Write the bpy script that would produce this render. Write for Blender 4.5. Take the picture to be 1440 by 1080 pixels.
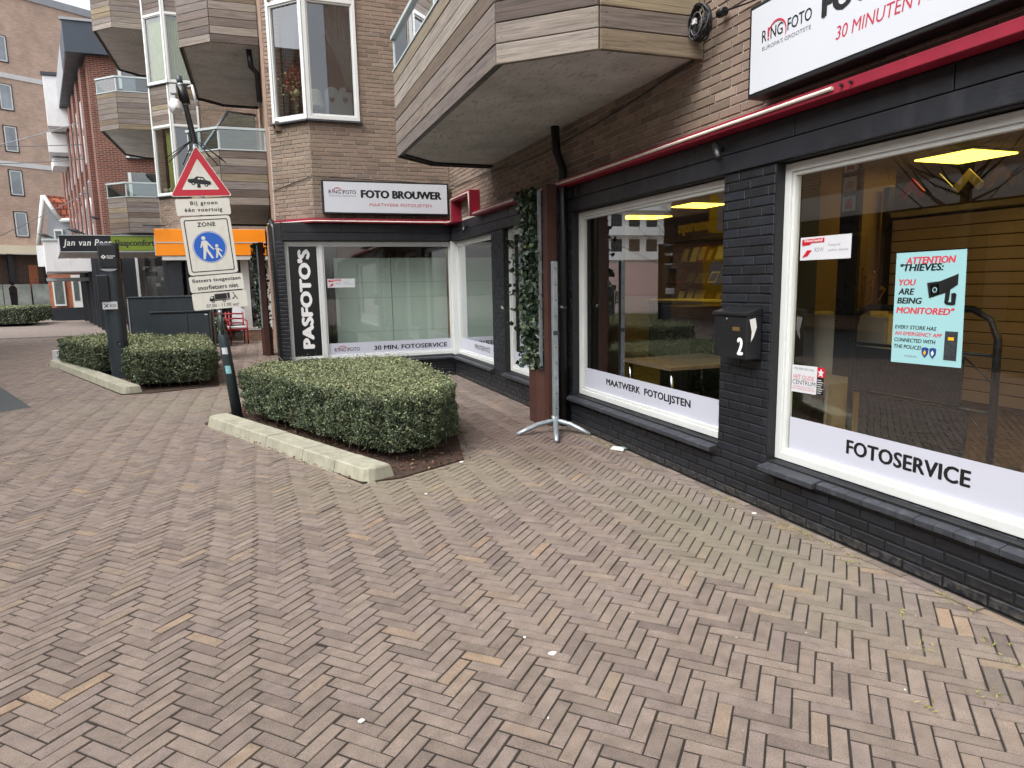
import bpy, math, random
import numpy as np
from mathutils import Vector, Matrix
random.seed(7); RNG = np.random.default_rng(7)
S = bpy.context.scene
COL = S.collection
for o in list(bpy.data.objects): bpy.data.objects.remove(o)

# ------------------------------------------------------------------ camera
YAW, PITCH, ROLL, FPX = 0.350762, 0.147965, -0.0194191, 954.877
CH = 1.5
def cam_axes():
    cy, sy, cp, sp = math.cos(YAW), math.sin(YAW), math.cos(PITCH), math.sin(PITCH)
    f = np.array([sy*cp, cy*cp, -sp]); r = np.array([cy, -sy, 0.0]); u = np.cross(r, f)
    cr, sr = math.cos(ROLL), math.sin(ROLL)
    return cr*r + sr*u, -sr*r + cr*u, f
CR, CU, CF = cam_axes()
cd = bpy.data.cameras.new('camera'); cam = bpy.data.objects.new('camera', cd); COL.objects.link(cam)
cd.sensor_fit = 'HORIZONTAL'; cd.sensor_width = 36.0; cd.lens = 36.0*FPX/1440.0
cd.clip_start = 0.05; cd.clip_end = 800
m = Matrix.Identity(4)
for i in range(3):
    m[i][0] = CR[i]; m[i][1] = CU[i]; m[i][2] = -CF[i]
m[2][3] = CH
cam.matrix_world = m
S.camera = cam

# ------------------------------------------------------------------ world, sun, exposure
SUN_EL, SUN_AZ = math.radians(54), math.radians(-116)      # azimuth measured from +Y towards +X
w = bpy.data.worlds.new('World'); S.world = w; w.use_nodes = True
nt = w.node_tree; nt.nodes.clear()
sky = nt.nodes.new('ShaderNodeTexSky'); sky.sky_type = 'NISHITA'; sky.sun_disc = False
sky.sun_elevation = SUN_EL; sky.sun_rotation = SUN_AZ
sky.air_density = 1.0; sky.dust_density = 4.0; sky.ozone_density = 1.0
hs = nt.nodes.new('ShaderNodeHueSaturation'); hs.inputs['Saturation'].default_value = 0.22
bg = nt.nodes.new('ShaderNodeBackground'); bg.inputs['Strength'].default_value = 0.15
wo = nt.nodes.new('ShaderNodeOutputWorld')
nt.links.new(sky.outputs[0], hs.inputs['Color']); nt.links.new(hs.outputs[0], bg.inputs[0]); nt.links.new(bg.outputs[0], wo.inputs[0])
sd = bpy.data.lights.new('sun', 'SUN'); sd.energy = 1.0; sd.angle = math.radians(50); sd.color = (1.0, 0.97, 0.93)
sun = bpy.data.objects.new('sun', sd); COL.objects.link(sun)
dv = Vector((math.sin(SUN_AZ)*math.cos(SUN_EL), math.cos(SUN_AZ)*math.cos(SUN_EL), math.sin(SUN_EL)))
sun.rotation_euler = dv.to_track_quat('Z', 'Y').to_euler(); sun.location = (-10, 5, 30)
S.view_settings.view_transform = 'Standard'; S.view_settings.look = 'None'
S.view_settings.exposure = 1.32; S.view_settings.gamma = 1.0; S.view_settings.use_curve_mapping = False

# ------------------------------------------------------------------ materials
def lin(c):
    if isinstance(c, str):
        c = [int(c[i:i+2], 16)/255 for i in (0, 2, 4)]
        return tuple((x/12.92 if x <= .04045 else ((x+.055)/1.055)**2.4) for x in c)
    return tuple(c)
MATS = {}
class NB:
    def __init__(s, name):
        s.m = bpy.data.materials.new(name); s.m.use_nodes = True; s.t = s.m.node_tree; s.n = s.t.nodes
        s.b = s.n['Principled BSDF']; MATS[name] = s.m
    def add(s, typ, **k):
        n = s.n.new(typ)
        for a, v in k.items(): setattr(n, a, v)
        return n
    def lk(s, a, b): s.t.links.new(a, b)
    def noise(s, scale, detail=3, vec=None, rough=.55, dist=0.0):
        n = s.add('ShaderNodeTexNoise'); n.inputs['Scale'].default_value = scale; n.inputs['Detail'].default_value = detail
        n.inputs['Roughness'].default_value = rough; n.inputs['Distortion'].default_value = dist
        if vec: s.lk(vec, n.inputs['Vector'])
        return n.outputs['Fac']
    def ramp(s, fac, stops, interp='LINEAR'):
        r = s.add('ShaderNodeValToRGB'); r.color_ramp.interpolation = interp
        e = r.color_ramp.elements
        while len(e) < len(stops): e.new(.5)
        for i, (p, c) in enumerate(stops):
            e[i].position = p; e[i].color = (*lin(c), 1) if not isinstance(c, (int, float)) else (c, c, c, 1)
        s.lk(fac, r.inputs[0]); return r.outputs[0]
    def mix(s, fac, a, b, mode='MIX'):
        n = s.add('ShaderNodeMix', data_type='RGBA', blend_type=mode)
        for sock, v in ((n.inputs[0], fac), (n.inputs[6], a), (n.inputs[7], b)):
            if isinstance(v, (int, float)): sock.default_value = v if sock.type == 'VALUE' else (v, v, v, 1)
            elif isinstance(v, (tuple, list, str)): sock.default_value = (*lin(v), 1)
            else: s.lk(v, sock)
        return n.outputs[2]
    def math(s, op, a, b=None, clamp=False):
        n = s.add('ShaderNodeMath', operation=op); n.use_clamp = clamp
        for i, v in enumerate((a, b)):
            if v is None: continue
            if isinstance(v, (int, float)): n.inputs[i].default_value = v
            else: s.lk(v, n.inputs[i])
        return n.outputs[0]
    def pos(s): return s.add('ShaderNodeNewGeometry').outputs['Position']
    def mapped(s, scale=(1, 1, 1), rot=(0, 0, 0), vec=None):
        n = s.add('ShaderNodeMapping'); n.inputs['Scale'].default_value = scale; n.inputs['Rotation'].default_value = rot
        s.lk(vec or s.pos(), n.inputs['Vector']); return n.outputs[0]
    def bump(s, h, strength=.3, dist=.01):
        n = s.add('ShaderNodeBump'); n.inputs['Strength'].default_value = strength; n.inputs['Distance'].default_value = dist
        s.lk(h, n.inputs['Height']); s.lk(n.outputs[0], s.b.inputs['Normal'])
    def rnd(s):
        a = s.add('ShaderNodeAttribute'); a.attribute_name = 'rnd'
        o = s.add('ShaderNodeObjectInfo')
        return s.math('FRACT', s.math('ADD', a.outputs['Fac'], o.outputs['Random']))
    def set(s, col=None, rough=None, **k):
        for nme, v in (('Base Color', col), ('Roughness', rough)):
            if v is None: continue
            if isinstance(v, (int, float)): s.b.inputs[nme].default_value = v
            elif isinstance(v, (tuple, str)): s.b.inputs[nme].default_value = (*lin(v), 1)
            else: s.lk(v, s.b.inputs[nme])
        for a, v in k.items(): s.b.inputs[a.replace('_', ' ')].default_value = v
        return s.m

def plain(name, c, rough=.6, var=.12, scale=6, bump=.0, bs=80, metallic=0., spec=.5, dirt=None):
    """paint, metal, plastic: a base colour broken up by soft blotches and fine grain"""
    b = NB(name); p = b.pos(); c = lin(c)
    n = b.noise(scale, 4, p)
    lo = tuple(max(0, x*(1-var)) for x in c); hi = tuple(min(1, x*(1+var)) for x in c)
    col = b.ramp(n, [(.3, lo), (.7, hi)])
    if dirt:
        n2 = b.noise(scale*2.7, 5, b.mapped((1, 1, .35)))
        col = b.mix(b.ramp(n2, [(.52, 0.0), (.75, dirt[1])]), col, dirt[0])
    b.set(col, b.ramp(b.noise(scale*3, 3, p), [(.3, max(0, rough-.07)), (.7, min(1, rough+.07))]), Metallic=metallic)
    b.b.inputs['Specular IOR Level'].default_value = spec
    if bump: b.bump(b.noise(bs, 3, p), bump, .004)
    return b.m

def brick_mat(name, stops, stain=None):
    b = NB(name); p = b.pos(); r = b.rnd()
    col = b.ramp(r, stops)
    col = b.mix(.55, col, b.ramp(b.noise(55, 4, p), [(.3, .75), (.75, 1.2)]), 'MULTIPLY')
    if stain:
        n = b.noise(.9, 4, b.mapped((1, 1, .6)))
        col = b.mix(b.ramp(n, [(.48, 0.), (.72, stain[1])]), col, stain[0])
    b.set(col, .85); b.bump(b.noise(180, 4, p, .7), .5, .004); b.b.inputs['Specular IOR Level'].default_value = .3
    return b.m

brick_mat('brown_brick', [(0, '6e6056'), (.2, '7a6c60'), (.5, '847367'), (.75, '89786a'), (.88, '7f6c5f'), (.96, '938375'), (1, '726961')], ('66634d', .3))
# black paint over brick: still shows rubbed and dusty places
b = NB('painted_brick'); p = b.pos(); r = b.rnd()
c = b.ramp(r, [(0, '0f1116'), (.5, '14171d'), (1, '191d25')])
c = b.mix(b.ramp(b.noise(14, 5, p), [(.55, 0.), (.8, .3)]), c, '34373c')
sep = b.add('ShaderNodeSeparateXYZ'); b.lk(p, sep.inputs[0])
low = b.math('MULTIPLY', b.ramp(sep.outputs[2], [(0.0, 1.0), (.10, 0.)]), b.ramp(b.noise(30, 4, p), [(.4, 0.), (.75, .6)]))
c = b.mix(low, c, '6e6a60')
b.set(c, b.ramp(b.noise(9, 3, p), [(.3, .38), (.7, .6)])); b.bump(b.noise(95, 4, p, .65), .55, .006)
plain('black_paint', '16191f', .48, .15, 3, .25, 60, dirt=('3c3e42', .35))
plain('brown_mortar', 'ada299', .95, .18, 30, .5, 120)
plain('painted_mortar', '0f1114', .6, .2, 30, .4, 120)
b = NB('paver_clay'); p = b.pos(); r = b.rnd()
c = b.ramp(r, [(0, '665b56'), (.15, '70655d'), (.4, '776b63'), (.7, '7d7168'), (.88, '736863'), (.975, '807264'), (.994, '8c7864'), (1, '645a56')])
c = b.mix(.75, c, b.ramp(b.noise(240, 3, p, .7), [(.3, .4), (.5, 1.0), (.68, 1.5)]), 'MULTIPLY')
c = b.mix(.35, c, b.ramp(b.noise(700, 2, p), [(.35, .4), (.5, 1.), (.65, 1.5)]), 'MULTIPLY')
c = b.mix(.8, c, b.ramp(b.noise(13, 4, p), [(.3, .75), (.7, 1.18)]), 'MULTIPLY')
c = b.mix(b.math('MULTIPLY', b.ramp(b.noise(1.1, 6, p), [(.5, 0.), (.72, 1.)]), .25), c, '867a74')
c = b.mix(b.math('MULTIPLY', b.ramp(b.noise(6, 6, b.mapped((1, 1, 1), (0, 0, .7))), [(.58, 0.), (.7, 1.)]), .4), c, '5c524b')
# green-yellow algae near the planting bed and a darker, damp-looking strip by the shop wall: they lie in the bricks' surface
def blob(b, cx, cy, rx, ry, soft=1.0):
    mp = b.add('ShaderNodeMapping'); mp.inputs['Location'].default_value = (-cx/rx, -cy/ry, 0); mp.inputs['Scale'].default_value = (1/rx, 1/ry, 0)
    b.lk(b.pos(), mp.inputs['Vector']); l = b.add('ShaderNodeVectorMath', operation='LENGTH'); b.lk(mp.outputs[0], l.inputs[0])
    nn = b.math('MULTIPLY', b.math('SUBTRACT', b.noise(2.2, 5, b.pos()), .5), 1.3)
    return b.ramp(b.math('ADD', l.outputs['Value'], nn), [(.35, 1.0), (1.0, 0.0)])
for (cx, cy, rx, ry, colr, k) in ((1.15, 5.1, 1.5, .95, '7b7660', .4), (-.7, 9.8, 2.3, 1.2, '7a7866', .33), (2.35, 6.3, .75, 1.9, '4f3e38', .6), (2.45, 3.2, .55, 1.6, '6c6a58', .5), (1.9, 10, 1.3, 1.8, '4f473e', .5)):
    bl = blob(b, cx, cy, rx, ry)
    c = b.mix(b.math('MULTIPLY', bl, k), c, colr)
b.set(c, .82); b.bump(b.noise(230, 4, p, .7), .55, .0035); b.b.inputs['Specular IOR Level'].default_value = .35
plain('joint_sand', '26201c', .95, .3, 40, .8, 200)
b = NB('far_paving'); p = b.mapped((1, 1, 1), (0, 0, .785))
bt = b.add('ShaderNodeTexBrick'); bt.inputs['Scale'].default_value = 1; bt.inputs['Brick Width'].default_value = .19; bt.inputs['Row Height'].default_value = .06
bt.inputs['Mortar Size'].default_value = .004
bt.inputs['Color1'].default_value = (*lin('7d726b'), 1); bt.inputs['Color2'].default_value = (*lin('716761'), 1); bt.inputs['Mortar'].default_value = (*lin('4a423c'), 1)
b.lk(p, bt.inputs['Vector']); b.set(b.mix(.6, bt.outputs[0], b.ramp(b.noise(.7, 4, b.pos()), [(.3, .85), (.7, 1.12)]), 'MULTIPLY'), .85)
plain('slate_paving', '3a3f41', .8, .25, 20, .5, 90)
b = NB('concrete_kerb'); p = b.pos()
c = b.ramp(b.noise(5, 5, p), [(.3, '8b897a'), (.6, '9f9d8c')])
c = b.mix(b.ramp(b.noise(16, 5, b.mapped((1, 1, .4))), [(.48, 0.), (.75, .5)]), c, '6d6e58')
c = b.mix(b.ramp(b.noise(160, 2, p), [(.62, 0.), (.72, .5)]), c, '4f4d42')
b.set(c, .9); b.bump(b.noise(120, 4, p), .5, .004)
plain('soil', '3a2a20', .95, .4, 25, .9, 60)
# weathered boards
b = NB('weathered_wood'); r = b.rnd(); tc = b.add('ShaderNodeTexCoord').outputs['Object']
off = b.add('ShaderNodeCombineXYZ'); b.lk(b.math('MULTIPLY', r, 37.), off.inputs[2])
va = b.add('ShaderNodeVectorMath', operation='ADD'); b.lk(tc, va.inputs[0]); b.lk(off.outputs[0], va.inputs[1])
g = b.mapped((1.0, 26, 26), (0, 0, 0), va.outputs[0])
grain = b.noise(2.2, 6, g, .65, 1.2)
base = b.ramp(r, [(0, '463a34'), (.18, '7c7470'), (.38, '5d5048'), (.55, '8a8279'), (.7, '51443d'), (.86, '85785f'), (1, '6b645e')])
c = b.mix(.85, base, b.ramp(grain, [(.3, .3), (.5, .95), (.7, 1.45)]), 'MULTIPLY')
c = b.mix(b.ramp(b.noise(1.3, 4, b.mapped((.6, 3, 3), (0, 0, 0), va.outputs[0])), [(.55, 0.), (.8, .35)]), c, '877f68')
b.set(c, .8); b.bump(grain, .5, .004)
plain('soffit_concrete', 'b3b4b4', .95, .1, 4, .9, 45, dirt=('838383', .5))
b = NB('soffit_concrete'); p = b.pos()
c = b.ramp(b.noise(3, 5, p), [(.3, 'acaba8'), (.7, 'c4c3bf')])
c = b.mix(b.ramp(b.noise(38, 4, b.mapped((1, .25, 1))), [(.56, 0.), (.66, .55)]), c, '6d6b67')
c = b.mix(b.ramp(b.noise(1.4, 6, p), [(.52, 0.), (.7, .45)]), c, '84827c')
b.set(c, .95); b.bump(b.noise(45, 5, b.mapped((1, .4, 1))), .9, .008)
plain('white_frame', 'c9ccca', .38, .04, 2, dirt=('9b998f', .12))
plain('white_film', 'b8bbc7', .35, .03, 1)
plain('sign_white', 'c2c6cd', .4, .03, 1, dirt=('b2b4b2', .25))
plain('black_film', '0c0d10', .35, .1)
plain('text_black', '101114', .5, .05); plain('text_white', 'e4e4e4', .5, .02); plain('text_red', 'b3263d', .5, .05); plain('text_grey', '6a6c72', .5, .05)
plain('trim_red', '8e1730', .45, .15, 3, .1, 40, dirt=('5e1a28', .35)); plain('tube_cream', 'c9c0b4', .4, .08, 8, dirt=('8b7d72', .4))
plain('sill_slate', '2d3036', .55, .15, 8, .35, 60, dirt=('5a5d60', .4))
plain('rust_wood', '402219', .65, .25, 4, .3, 50, dirt=('2e1512', .5))
plain('galvanized', '9aa3a8', .42, .15, 14, .2, 60, metallic=.6, dirt=('6d7474', .4))
plain('pole_dark', '2f3a3f', .45, .1, 8, .1, 60, dirt=('59625f', .3))
plain('black_metal', '16181b', .4, .15); plain('chrome', 'b8bcc0', .15, .05, metallic=1.0)
plain('black_plastic', '0f1113', .35, .1); plain('cable_black', '131316', .5, .1)
plain('sign_red', 'b3122b', .35, .04, 3); plain('sign_blue', '1257b5', .35, .04, 3); plain('sign_face', 'cfcdc4', .4, .04, 6, dirt=('9f9f90', .3))
plain('orange_panel', 'f79100', .5, .05, 2); plain('green_panel', '6f8420', .5, .08); plain('navy_panel', '12161f', .4, .15)
plain('white_panel', 'c6c7c8', .5, .04, 2, dirt=('9a9b9a', .3)); plain('grey_panel', '8d9197', .5, .06, 2); plain('dark_panel', '262a30', .35, .12, 2)
plain('cabinet_dark', '2a3238', .4, .1, 2, dirt=('3c4549', .4))
plain('red_paint', '8f1622', .4, .1); plain('poster_blue', '90bcc0', .45, .02, 2); plain('poster_red', 'c23a4a', .5, .03)
plain('paper_white', 'c2c4c8', .6, .03); plain('photo_dark', '2a2f33', .6, .6, 90); plain('shield_blue', '1c3a76', .4, .1); plain('yellow_ink', 'd9a516', .5, .1)
plain('wall_ochre', '8f7868', .8, .08, 1); plain('wall_cream', 'b7a98d', .85, .05, 1); plain('ceiling_grey', '857c6c', .9, .05, 2)
plain('wood_floor', '5c4838', .45, .2, 2, .1, 30); plain('slat_wood', 'd8c0ae', .55, .1, 1.5); plain('slat_gap', '2c1f12', .8, .1)
plain('table_wood', '8c7560', .5, .12, 3); plain('rack_panel', '1d1714', .6, .15); plain('backdrop_green', 'c3d2c7', .7, .03, .8)
plain('shelf_white', 'cfc7b6', .6, .05); plain('curtain_yellow', 'b9b569', .8, .12, 3); plain('curtain_grey', '59585a', .85, .25, 6); plain('room_dark', '23211f', .9, .2, 1)
plain('gold_frame', 'a0762c', .4, .15, metallic=.4); plain('flower_red', '9c2b22', .7, .3, 60); plain('flower_cream', 'cfb78a', .7, .2, 60); plain('dry_straw', '8c6f3d', .8, .3, 60)
plain('feather', '2b2c30', .6, .3, 40); plain('litter_white', 'cfcfca', .7, .05); plain('litter_teal', '7eb0b5', .5, .1); plain('leaf_dry', '9a8a48', .8, .3, 60); plain('twig_brown', '5b4a39', .85, .25, 30)
plain('yellow_shop', 'e6b410', .5, .1); plain('pink_wall', 'a08a8a', .8, .1); plain('brass', 'a58a55', .35, .1, metallic=.8)
plain('bright_white', 'e6e6e2', .6, .03, 1); plain('navy_roof', '2a3542', .45, .08, 1); plain('cream_band', 'd6ceb4', .6, .04, 1); plain('curtain_pane', '8a9299', .35, .25, 1.2); plain('pane_print', '8f9690', .4, .35, 1.6)
plain('shop_dark', '15171b', .3, .3, 1.2); plain('bark', '57503f', .9, .25, 20, .6, 40)

def leafm(name, stops, rough=.45):
    b = NB(name); p = b.pos(); at_ = b.add('ShaderNodeAttribute'); at_.attribute_name = 'rnd'; r = at_.outputs['Fac']
    c = b.mix(.5, b.ramp(r, stops), b.ramp(b.noise(4.2, 5, p), [(.3, .6), (.7, 1.4)]), 'MULTIPLY')
    b.set(c, rough); b.b.inputs['Specular IOR Level'].default_value = .45
    b.b.inputs['Transmission Weight'].default_value = 0
    return b.m
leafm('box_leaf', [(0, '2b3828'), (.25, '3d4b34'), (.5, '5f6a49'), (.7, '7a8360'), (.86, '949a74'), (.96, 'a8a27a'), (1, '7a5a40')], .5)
leafm('ivy_leaf', [(0, '1a251c'), (.4, '27362a'), (.8, '3a4a36'), (1, '56633f')], .38)
leafm('weed_leaf', [(0, '6f7a3a'), (.5, '8f8b4b'), (1, 'a89a5e')], .8)
leafm('conifer_leaf', [(0, '2f4a1e'), (.5, '42602a'), (1, '5d7a3a')])
leafm('mulch_mat', [(0, '3b1f16'), (.4, '5a2f22'), (.7, '4a3a2a'), (.9, '7a5a42'), (1, '9a8462')], .9)

def masonry(name, c1, c2, mc, bw=.22, rh=.0625, ms=.006, bump=.5, ramp=None, tint=1.0):
    """brick courses for walls too far off to tell bricks apart; u follows the wall, v is height"""
    b = NB(name); g = b.add('ShaderNodeNewGeometry')
    sx = b.add('ShaderNodeSeparateXYZ'); b.lk(g.outputs['Position'], sx.inputs[0])
    nx = b.add('ShaderNodeSeparateXYZ'); b.lk(g.outputs['Normal'], nx.inputs[0])
    u = b.math('SUBTRACT', b.math('MULTIPLY', sx.outputs[1], nx.outputs[0]), b.math('MULTIPLY', sx.outputs[0], nx.outputs[1]))
    cb = b.add('ShaderNodeCombineXYZ'); b.lk(u, cb.inputs[0]); b.lk(sx.outputs[2], cb.inputs[1])
    t = b.add('ShaderNodeTexBrick'); t.inputs['Scale'].default_value = 1; t.inputs['Brick Width'].default_value = bw; t.inputs['Row Height'].default_value = rh
    t.inputs['Mortar Size'].default_value = ms; t.inputs['Bias'].default_value = -.1
    for k, v in (('Color1', c1), ('Color2', c2), ('Mortar', mc)): t.inputs[k].default_value = (*lin(v), 1)
    b.lk(cb.outputs[0], t.inputs['Vector'])
    c = b.mix(.7, t.outputs[0], b.ramp(b.noise(1.1, 5, g.outputs['Position']), [(.3, .78), (.7, 1.2)]), 'MULTIPLY')
    b.set(c, .9); b.bump(b.math('SUBTRACT', 1.0, t.outputs['Fac']), bump, .01)
    return b.m
masonry('far_brick', 'b79b8b', 'a48877', 'b5a79b', ms=.008)
masonry('red_masonry', '6c352b', '522821', '857468', ms=.009)
masonry('brown_masonry', '94755f', '755a48', 'a3978a')
masonry('brown_masonry_dark', '4a3a32', '3a2e28', '5a5048')
masonry('orange_masonry', '9c5230', '7f3f26', '8f7a66')
masonry('roof_tiles', '9c5338', '7c3f2a', '4a2418', bw=.25, rh=.3, ms=.03, bump=1.)
masonry('opposite_masonry', 'a98a72', '8a6c58', 'b8a898', bw=.24, rh=.09, ms=.012)

def glass(name, tint=(1, 1, 1), gain=1.7, ior=1.5):
    b = NB(name); n = b.n; n.remove(b.b)
    tr = b.add('ShaderNodeBsdfTransparent'); tr.inputs[0].default_value = (*tint, 1)
    gl = b.add('ShaderNodeBsdfGlossy'); gl.inputs['Roughness'].default_value = .0; gl.inputs[0].default_value = (.95, .97, 1, 1)
    fr = b.add('ShaderNodeFresnel'); fr.inputs[0].default_value = ior
    g = b.add('ShaderNodeNewGeometry')
    f = b.math('MULTIPLY', b.math('MULTIPLY', fr.outputs[0], gain), b.math('SUBTRACT', 1.0, g.outputs['Backfacing']), True)
    mx = b.add('ShaderNodeMixShader'); b.lk(f, mx.inputs[0]); b.lk(tr.outputs[0], mx.inputs[1]); b.lk(gl.outputs[0], mx.inputs[2])
    bn = b.add('ShaderNodeBump'); bn.inputs['Strength'].default_value = .015; bn.inputs['Distance'].default_value = .01
    b.lk(b.noise(1.6, 2, g.outputs['Position']), bn.inputs['Height']); b.lk(bn.outputs[0], gl.inputs['Normal'])
    b.lk(mx.outputs[0], n['Material Output'].inputs[0]); return b.m
glass('shop_glass', (.95, .965, .955), 3.3); glass('house_glass', (.75, .8, .8), 3.0); glass('rail_glass', (.72, .82, .82), 2.6)
def emit(name, c, s):
    b = NB(name); b.b.inputs['Base Color'].default_value = (*lin(c), 1); b.b.inputs['Emission Color'].default_value = (*lin(c), 1)
    b.b.inputs['Emission Strength'].default_value = s
emit('lamp_panel', 'ffd84e', 2.6); emit('spot_glow', 'fff2d0', 6.0)

# ------------------------------------------------------------------ object helpers
ROOTLOC = {}
def tag(o, label=None, cat=None, group=None, kind=None):
    if label: o['label'] = label
    if cat: o['category'] = cat
    if group: o['group'] = group
    if kind: o['kind'] = kind
    return o
def thing(name, loc, label, cat, group=None):
    o = bpy.data.objects.new(name, None); COL.objects.link(o); o.location = loc; o.empty_display_size = .2
    ROOTLOC[o.name] = Vector(loc); return tag(o, label, cat, group)
def link(name, me, parent, loc):
    o = bpy.data.objects.new(name, me); COL.objects.link(o); loc = Vector(loc)
    ROOTLOC[o.name] = loc
    if parent: o.parent = parent; o.location = loc - ROOTLOC[parent.name]
    else: o.location = loc
    return o
def bevmod(o, w):
    md = o.modifiers.new('bevel', 'BEVEL'); md.width = w; md.segments = 2; md.limit_method = 'ANGLE'; md.angle_limit = math.radians(40); return o
class MB:
    """collects shapes in world coordinates, then links them as ONE mesh object"""
    def __init__(s): s.v = []; s.f = []; s.mi = []; s.ms = []; s.cur = 0; s.sm = []; s.smooth = False
    def mat(s, name):
        if name not in s.ms: s.ms.append(name)
        s.cur = s.ms.index(name); return s
    def face(s, idx): s.f.append(idx); s.mi.append(s.cur); s.sm.append(s.smooth)
    def add(s, vs, fs):
        k = len(s.v); s.v += [tuple(map(float, v)) for v in vs]
        for f in fs: s.face([k+i for i in f])
        return s
    def box(s, a, b):
        (x0, y0, z0), (x1, y1, z1) = [tuple(min(a[i], b[i]) for i in range(3)), tuple(max(a[i], b[i]) for i in range(3))]
        return s.add([(x0, y0, z0), (x1, y0, z0), (x1, y1, z0), (x0, y1, z0), (x0, y0, z1), (x1, y0, z1), (x1, y1, z1), (x0, y1, z1)],
                     [(0, 3, 2, 1), (4, 5, 6, 7), (0, 1, 5, 4), (1, 2, 6, 5), (2, 3, 7, 6), (3, 0, 4, 7)])
    def obox(s, o, u, v, n, ru, rv, rn):
        """box in a plane's own axes: ru, rv, rn are (min, max) along u, v, n from o"""
        o, u, v, n = map(Vector, (o, u, v, n)); P = []
        for c in rn:
            for b_ in rv:
                for a in ru: P.append(o+u*a+v*b_+n*c)
        F = [(0, 2, 3, 1), (4, 5, 7, 6), (0, 1, 5, 4), (1, 3, 7, 5), (3, 2, 6, 7), (2, 0, 4, 6)]
        if u.cross(v).dot(n) < 0: F = [f[::-1] for f in F]
        return s.add(P, F)
    def prism(s, poly, z0, z1):
        n = len(poly); a = sum(poly[i][0]*poly[(i+1) % n][1]-poly[(i+1) % n][0]*poly[i][1] for i in range(n))
        if a < 0: poly = poly[::-1]
        return s.add([(x, y, z0) for x, y in poly]+[(x, y, z1) for x, y in poly],
                     [tuple(range(n))[::-1], tuple(range(n, 2*n))]+[(i, (i+1) % n, n+(i+1) % n, n+i) for i in range(n)])
    def extrude(s, pts, d):
        """closed 3-d polygon pts swept by vector d"""
        n = len(pts); pts = [Vector(p) for p in pts]; d = Vector(d)
        nn = sum(((pts[i]-pts[0]).cross(pts[(i+1) % n]-pts[0]) for i in range(n)), Vector())
        if nn.dot(d) < 0: pts = pts[::-1]
        return s.add(pts+[p+d for p in pts], [tuple(range(n))[::-1], tuple(range(n, 2*n))]+[(i, (i+1) % n, n+(i+1) % n, n+i) for i in range(n)])
    def tube(s, path, r, n=8, cap=True):
        path = [Vector(p) for p in path]; R = r if isinstance(r, (list, tuple)) else [r]*len(path)
        k = len(s.v); prev = None; sm = s.smooth; 
        for i, p in enumerate(path):
            t = (path[min(i+1, len(path)-1)]-path[max(i-1, 0)]).normalized()
            a = prev if prev is not None else (Vector((0, 0, 1)) if abs(t.z) < .9 else Vector((1, 0, 0)))
            x = (a-t*a.dot(t)).normalized(); prev = x; y = t.cross(x)
            for j in range(n):
                q = 2*math.pi*j/n; s.v.append(tuple(p+(x*math.cos(q)+y*math.sin(q))*R[i]))
        s.smooth = True
        for i in range(len(path)-1):
            for j in range(n):
                a, b_ = k+i*n+j, k+i*n+(j+1) % n; s.face([a, b_, b_+n, a+n])
        s.smooth = sm
        if cap: s.face([k+j for j in range(n)][::-1]); s.face([k+(len(path)-1)*n+j for j in range(n)])
        return s
    def ball(s, c, r, n=10, m=6, sq=(1, 1, 1)):
        k = len(s.v); sm = s.smooth; s.smooth = True
        for i in range(m+1):
            th = math.pi*i/m
            for j in range(n):
                ph = 2*math.pi*j/n; s.v.append((c[0]+r*sq[0]*math.sin(th)*math.cos(ph), c[1]+r*sq[1]*math.sin(th)*math.sin(ph), c[2]+r*sq[2]*math.cos(th)))
        for i in range(m):
            for j in range(n): s.face([k+i*n+j, k+(i+1)*n+j, k+(i+1)*n+(j+1) % n, k+i*n+(j+1) % n])
        s.smooth = sm; return s
    def build(s, name, mat=None, parent=None, label=None, cat=None, group=None, kind=None, loc=None, bev=0):
        if mat is not None and not s.ms: s.ms = [mat]
        V = np.array(s.v); lo, hi = V.min(0), V.max(0)
        c = Vector(loc) if loc is not None else Vector(((lo[0]+hi[0])/2, (lo[1]+hi[1])/2, lo[2]))
        me = bpy.data.meshes.new(name); me.from_pydata((V-np.array(c)).tolist(), [], s.f)
        for mm in s.ms: me.materials.append(MATS[mm])
        me.polygons.foreach_set('material_index', s.mi); me.polygons.foreach_set('use_smooth', s.sm); me.update()
        o = link(name, me, parent, c)
        if bev: bevmod(o, bev)
        return tag(o, label, cat, group, kind)
def soup(name, verts, nper, mat, parent=None, rnd=None, kind='stuff', quads=None, label=None, cat=None):
    """many small separate pieces as one mesh. verts (N, nper, 3); quads: faces inside a piece"""
    N = len(verts); V = verts.reshape(-1, 3); c = Vector(V.mean(0)); c.z = float(V[:, 2].min())
    quads = quads if quads is not None else [list(range(nper))]
    q = np.array(quads); F = (q[None]+(np.arange(N)*nper)[:, None, None]).reshape(-1, q.shape[1])
    me = bpy.data.meshes.new(name); me.vertices.add(len(V)); me.vertices.foreach_set('co', (V-np.array(c)).astype(np.float32).ravel())
    me.loops.add(F.size); me.loops.foreach_set('vertex_index', F.ravel().astype(np.int32))
    me.polygons.add(len(F)); me.polygons.foreach_set('loop_start', (np.arange(len(F))*F.shape[1]).astype(np.int32))
    me.polygons.foreach_set('use_smooth', np.zeros(len(F), bool)); me.update(calc_edges=True); me.validate()
    if rnd is not None:
        a = me.attributes.new('rnd', 'FLOAT', 'POINT'); a.data.foreach_set('value', np.repeat(rnd, nper).astype(np.float32))
    me.materials.append(MATS[mat]); o = link(name, me, parent, c)
    return tag(o, label, cat, None, kind)

def px(P):
    """where a point falls in a 1440 x 1080 picture: used only to decide which bricks are big enough to be parts"""
    d = np.asarray(P, float)-np.array([0, 0, CH]); z = d@CF
    return 720+FPX*(d@CR)/z, 540-FPX*(d@CU)/z, z

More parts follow.
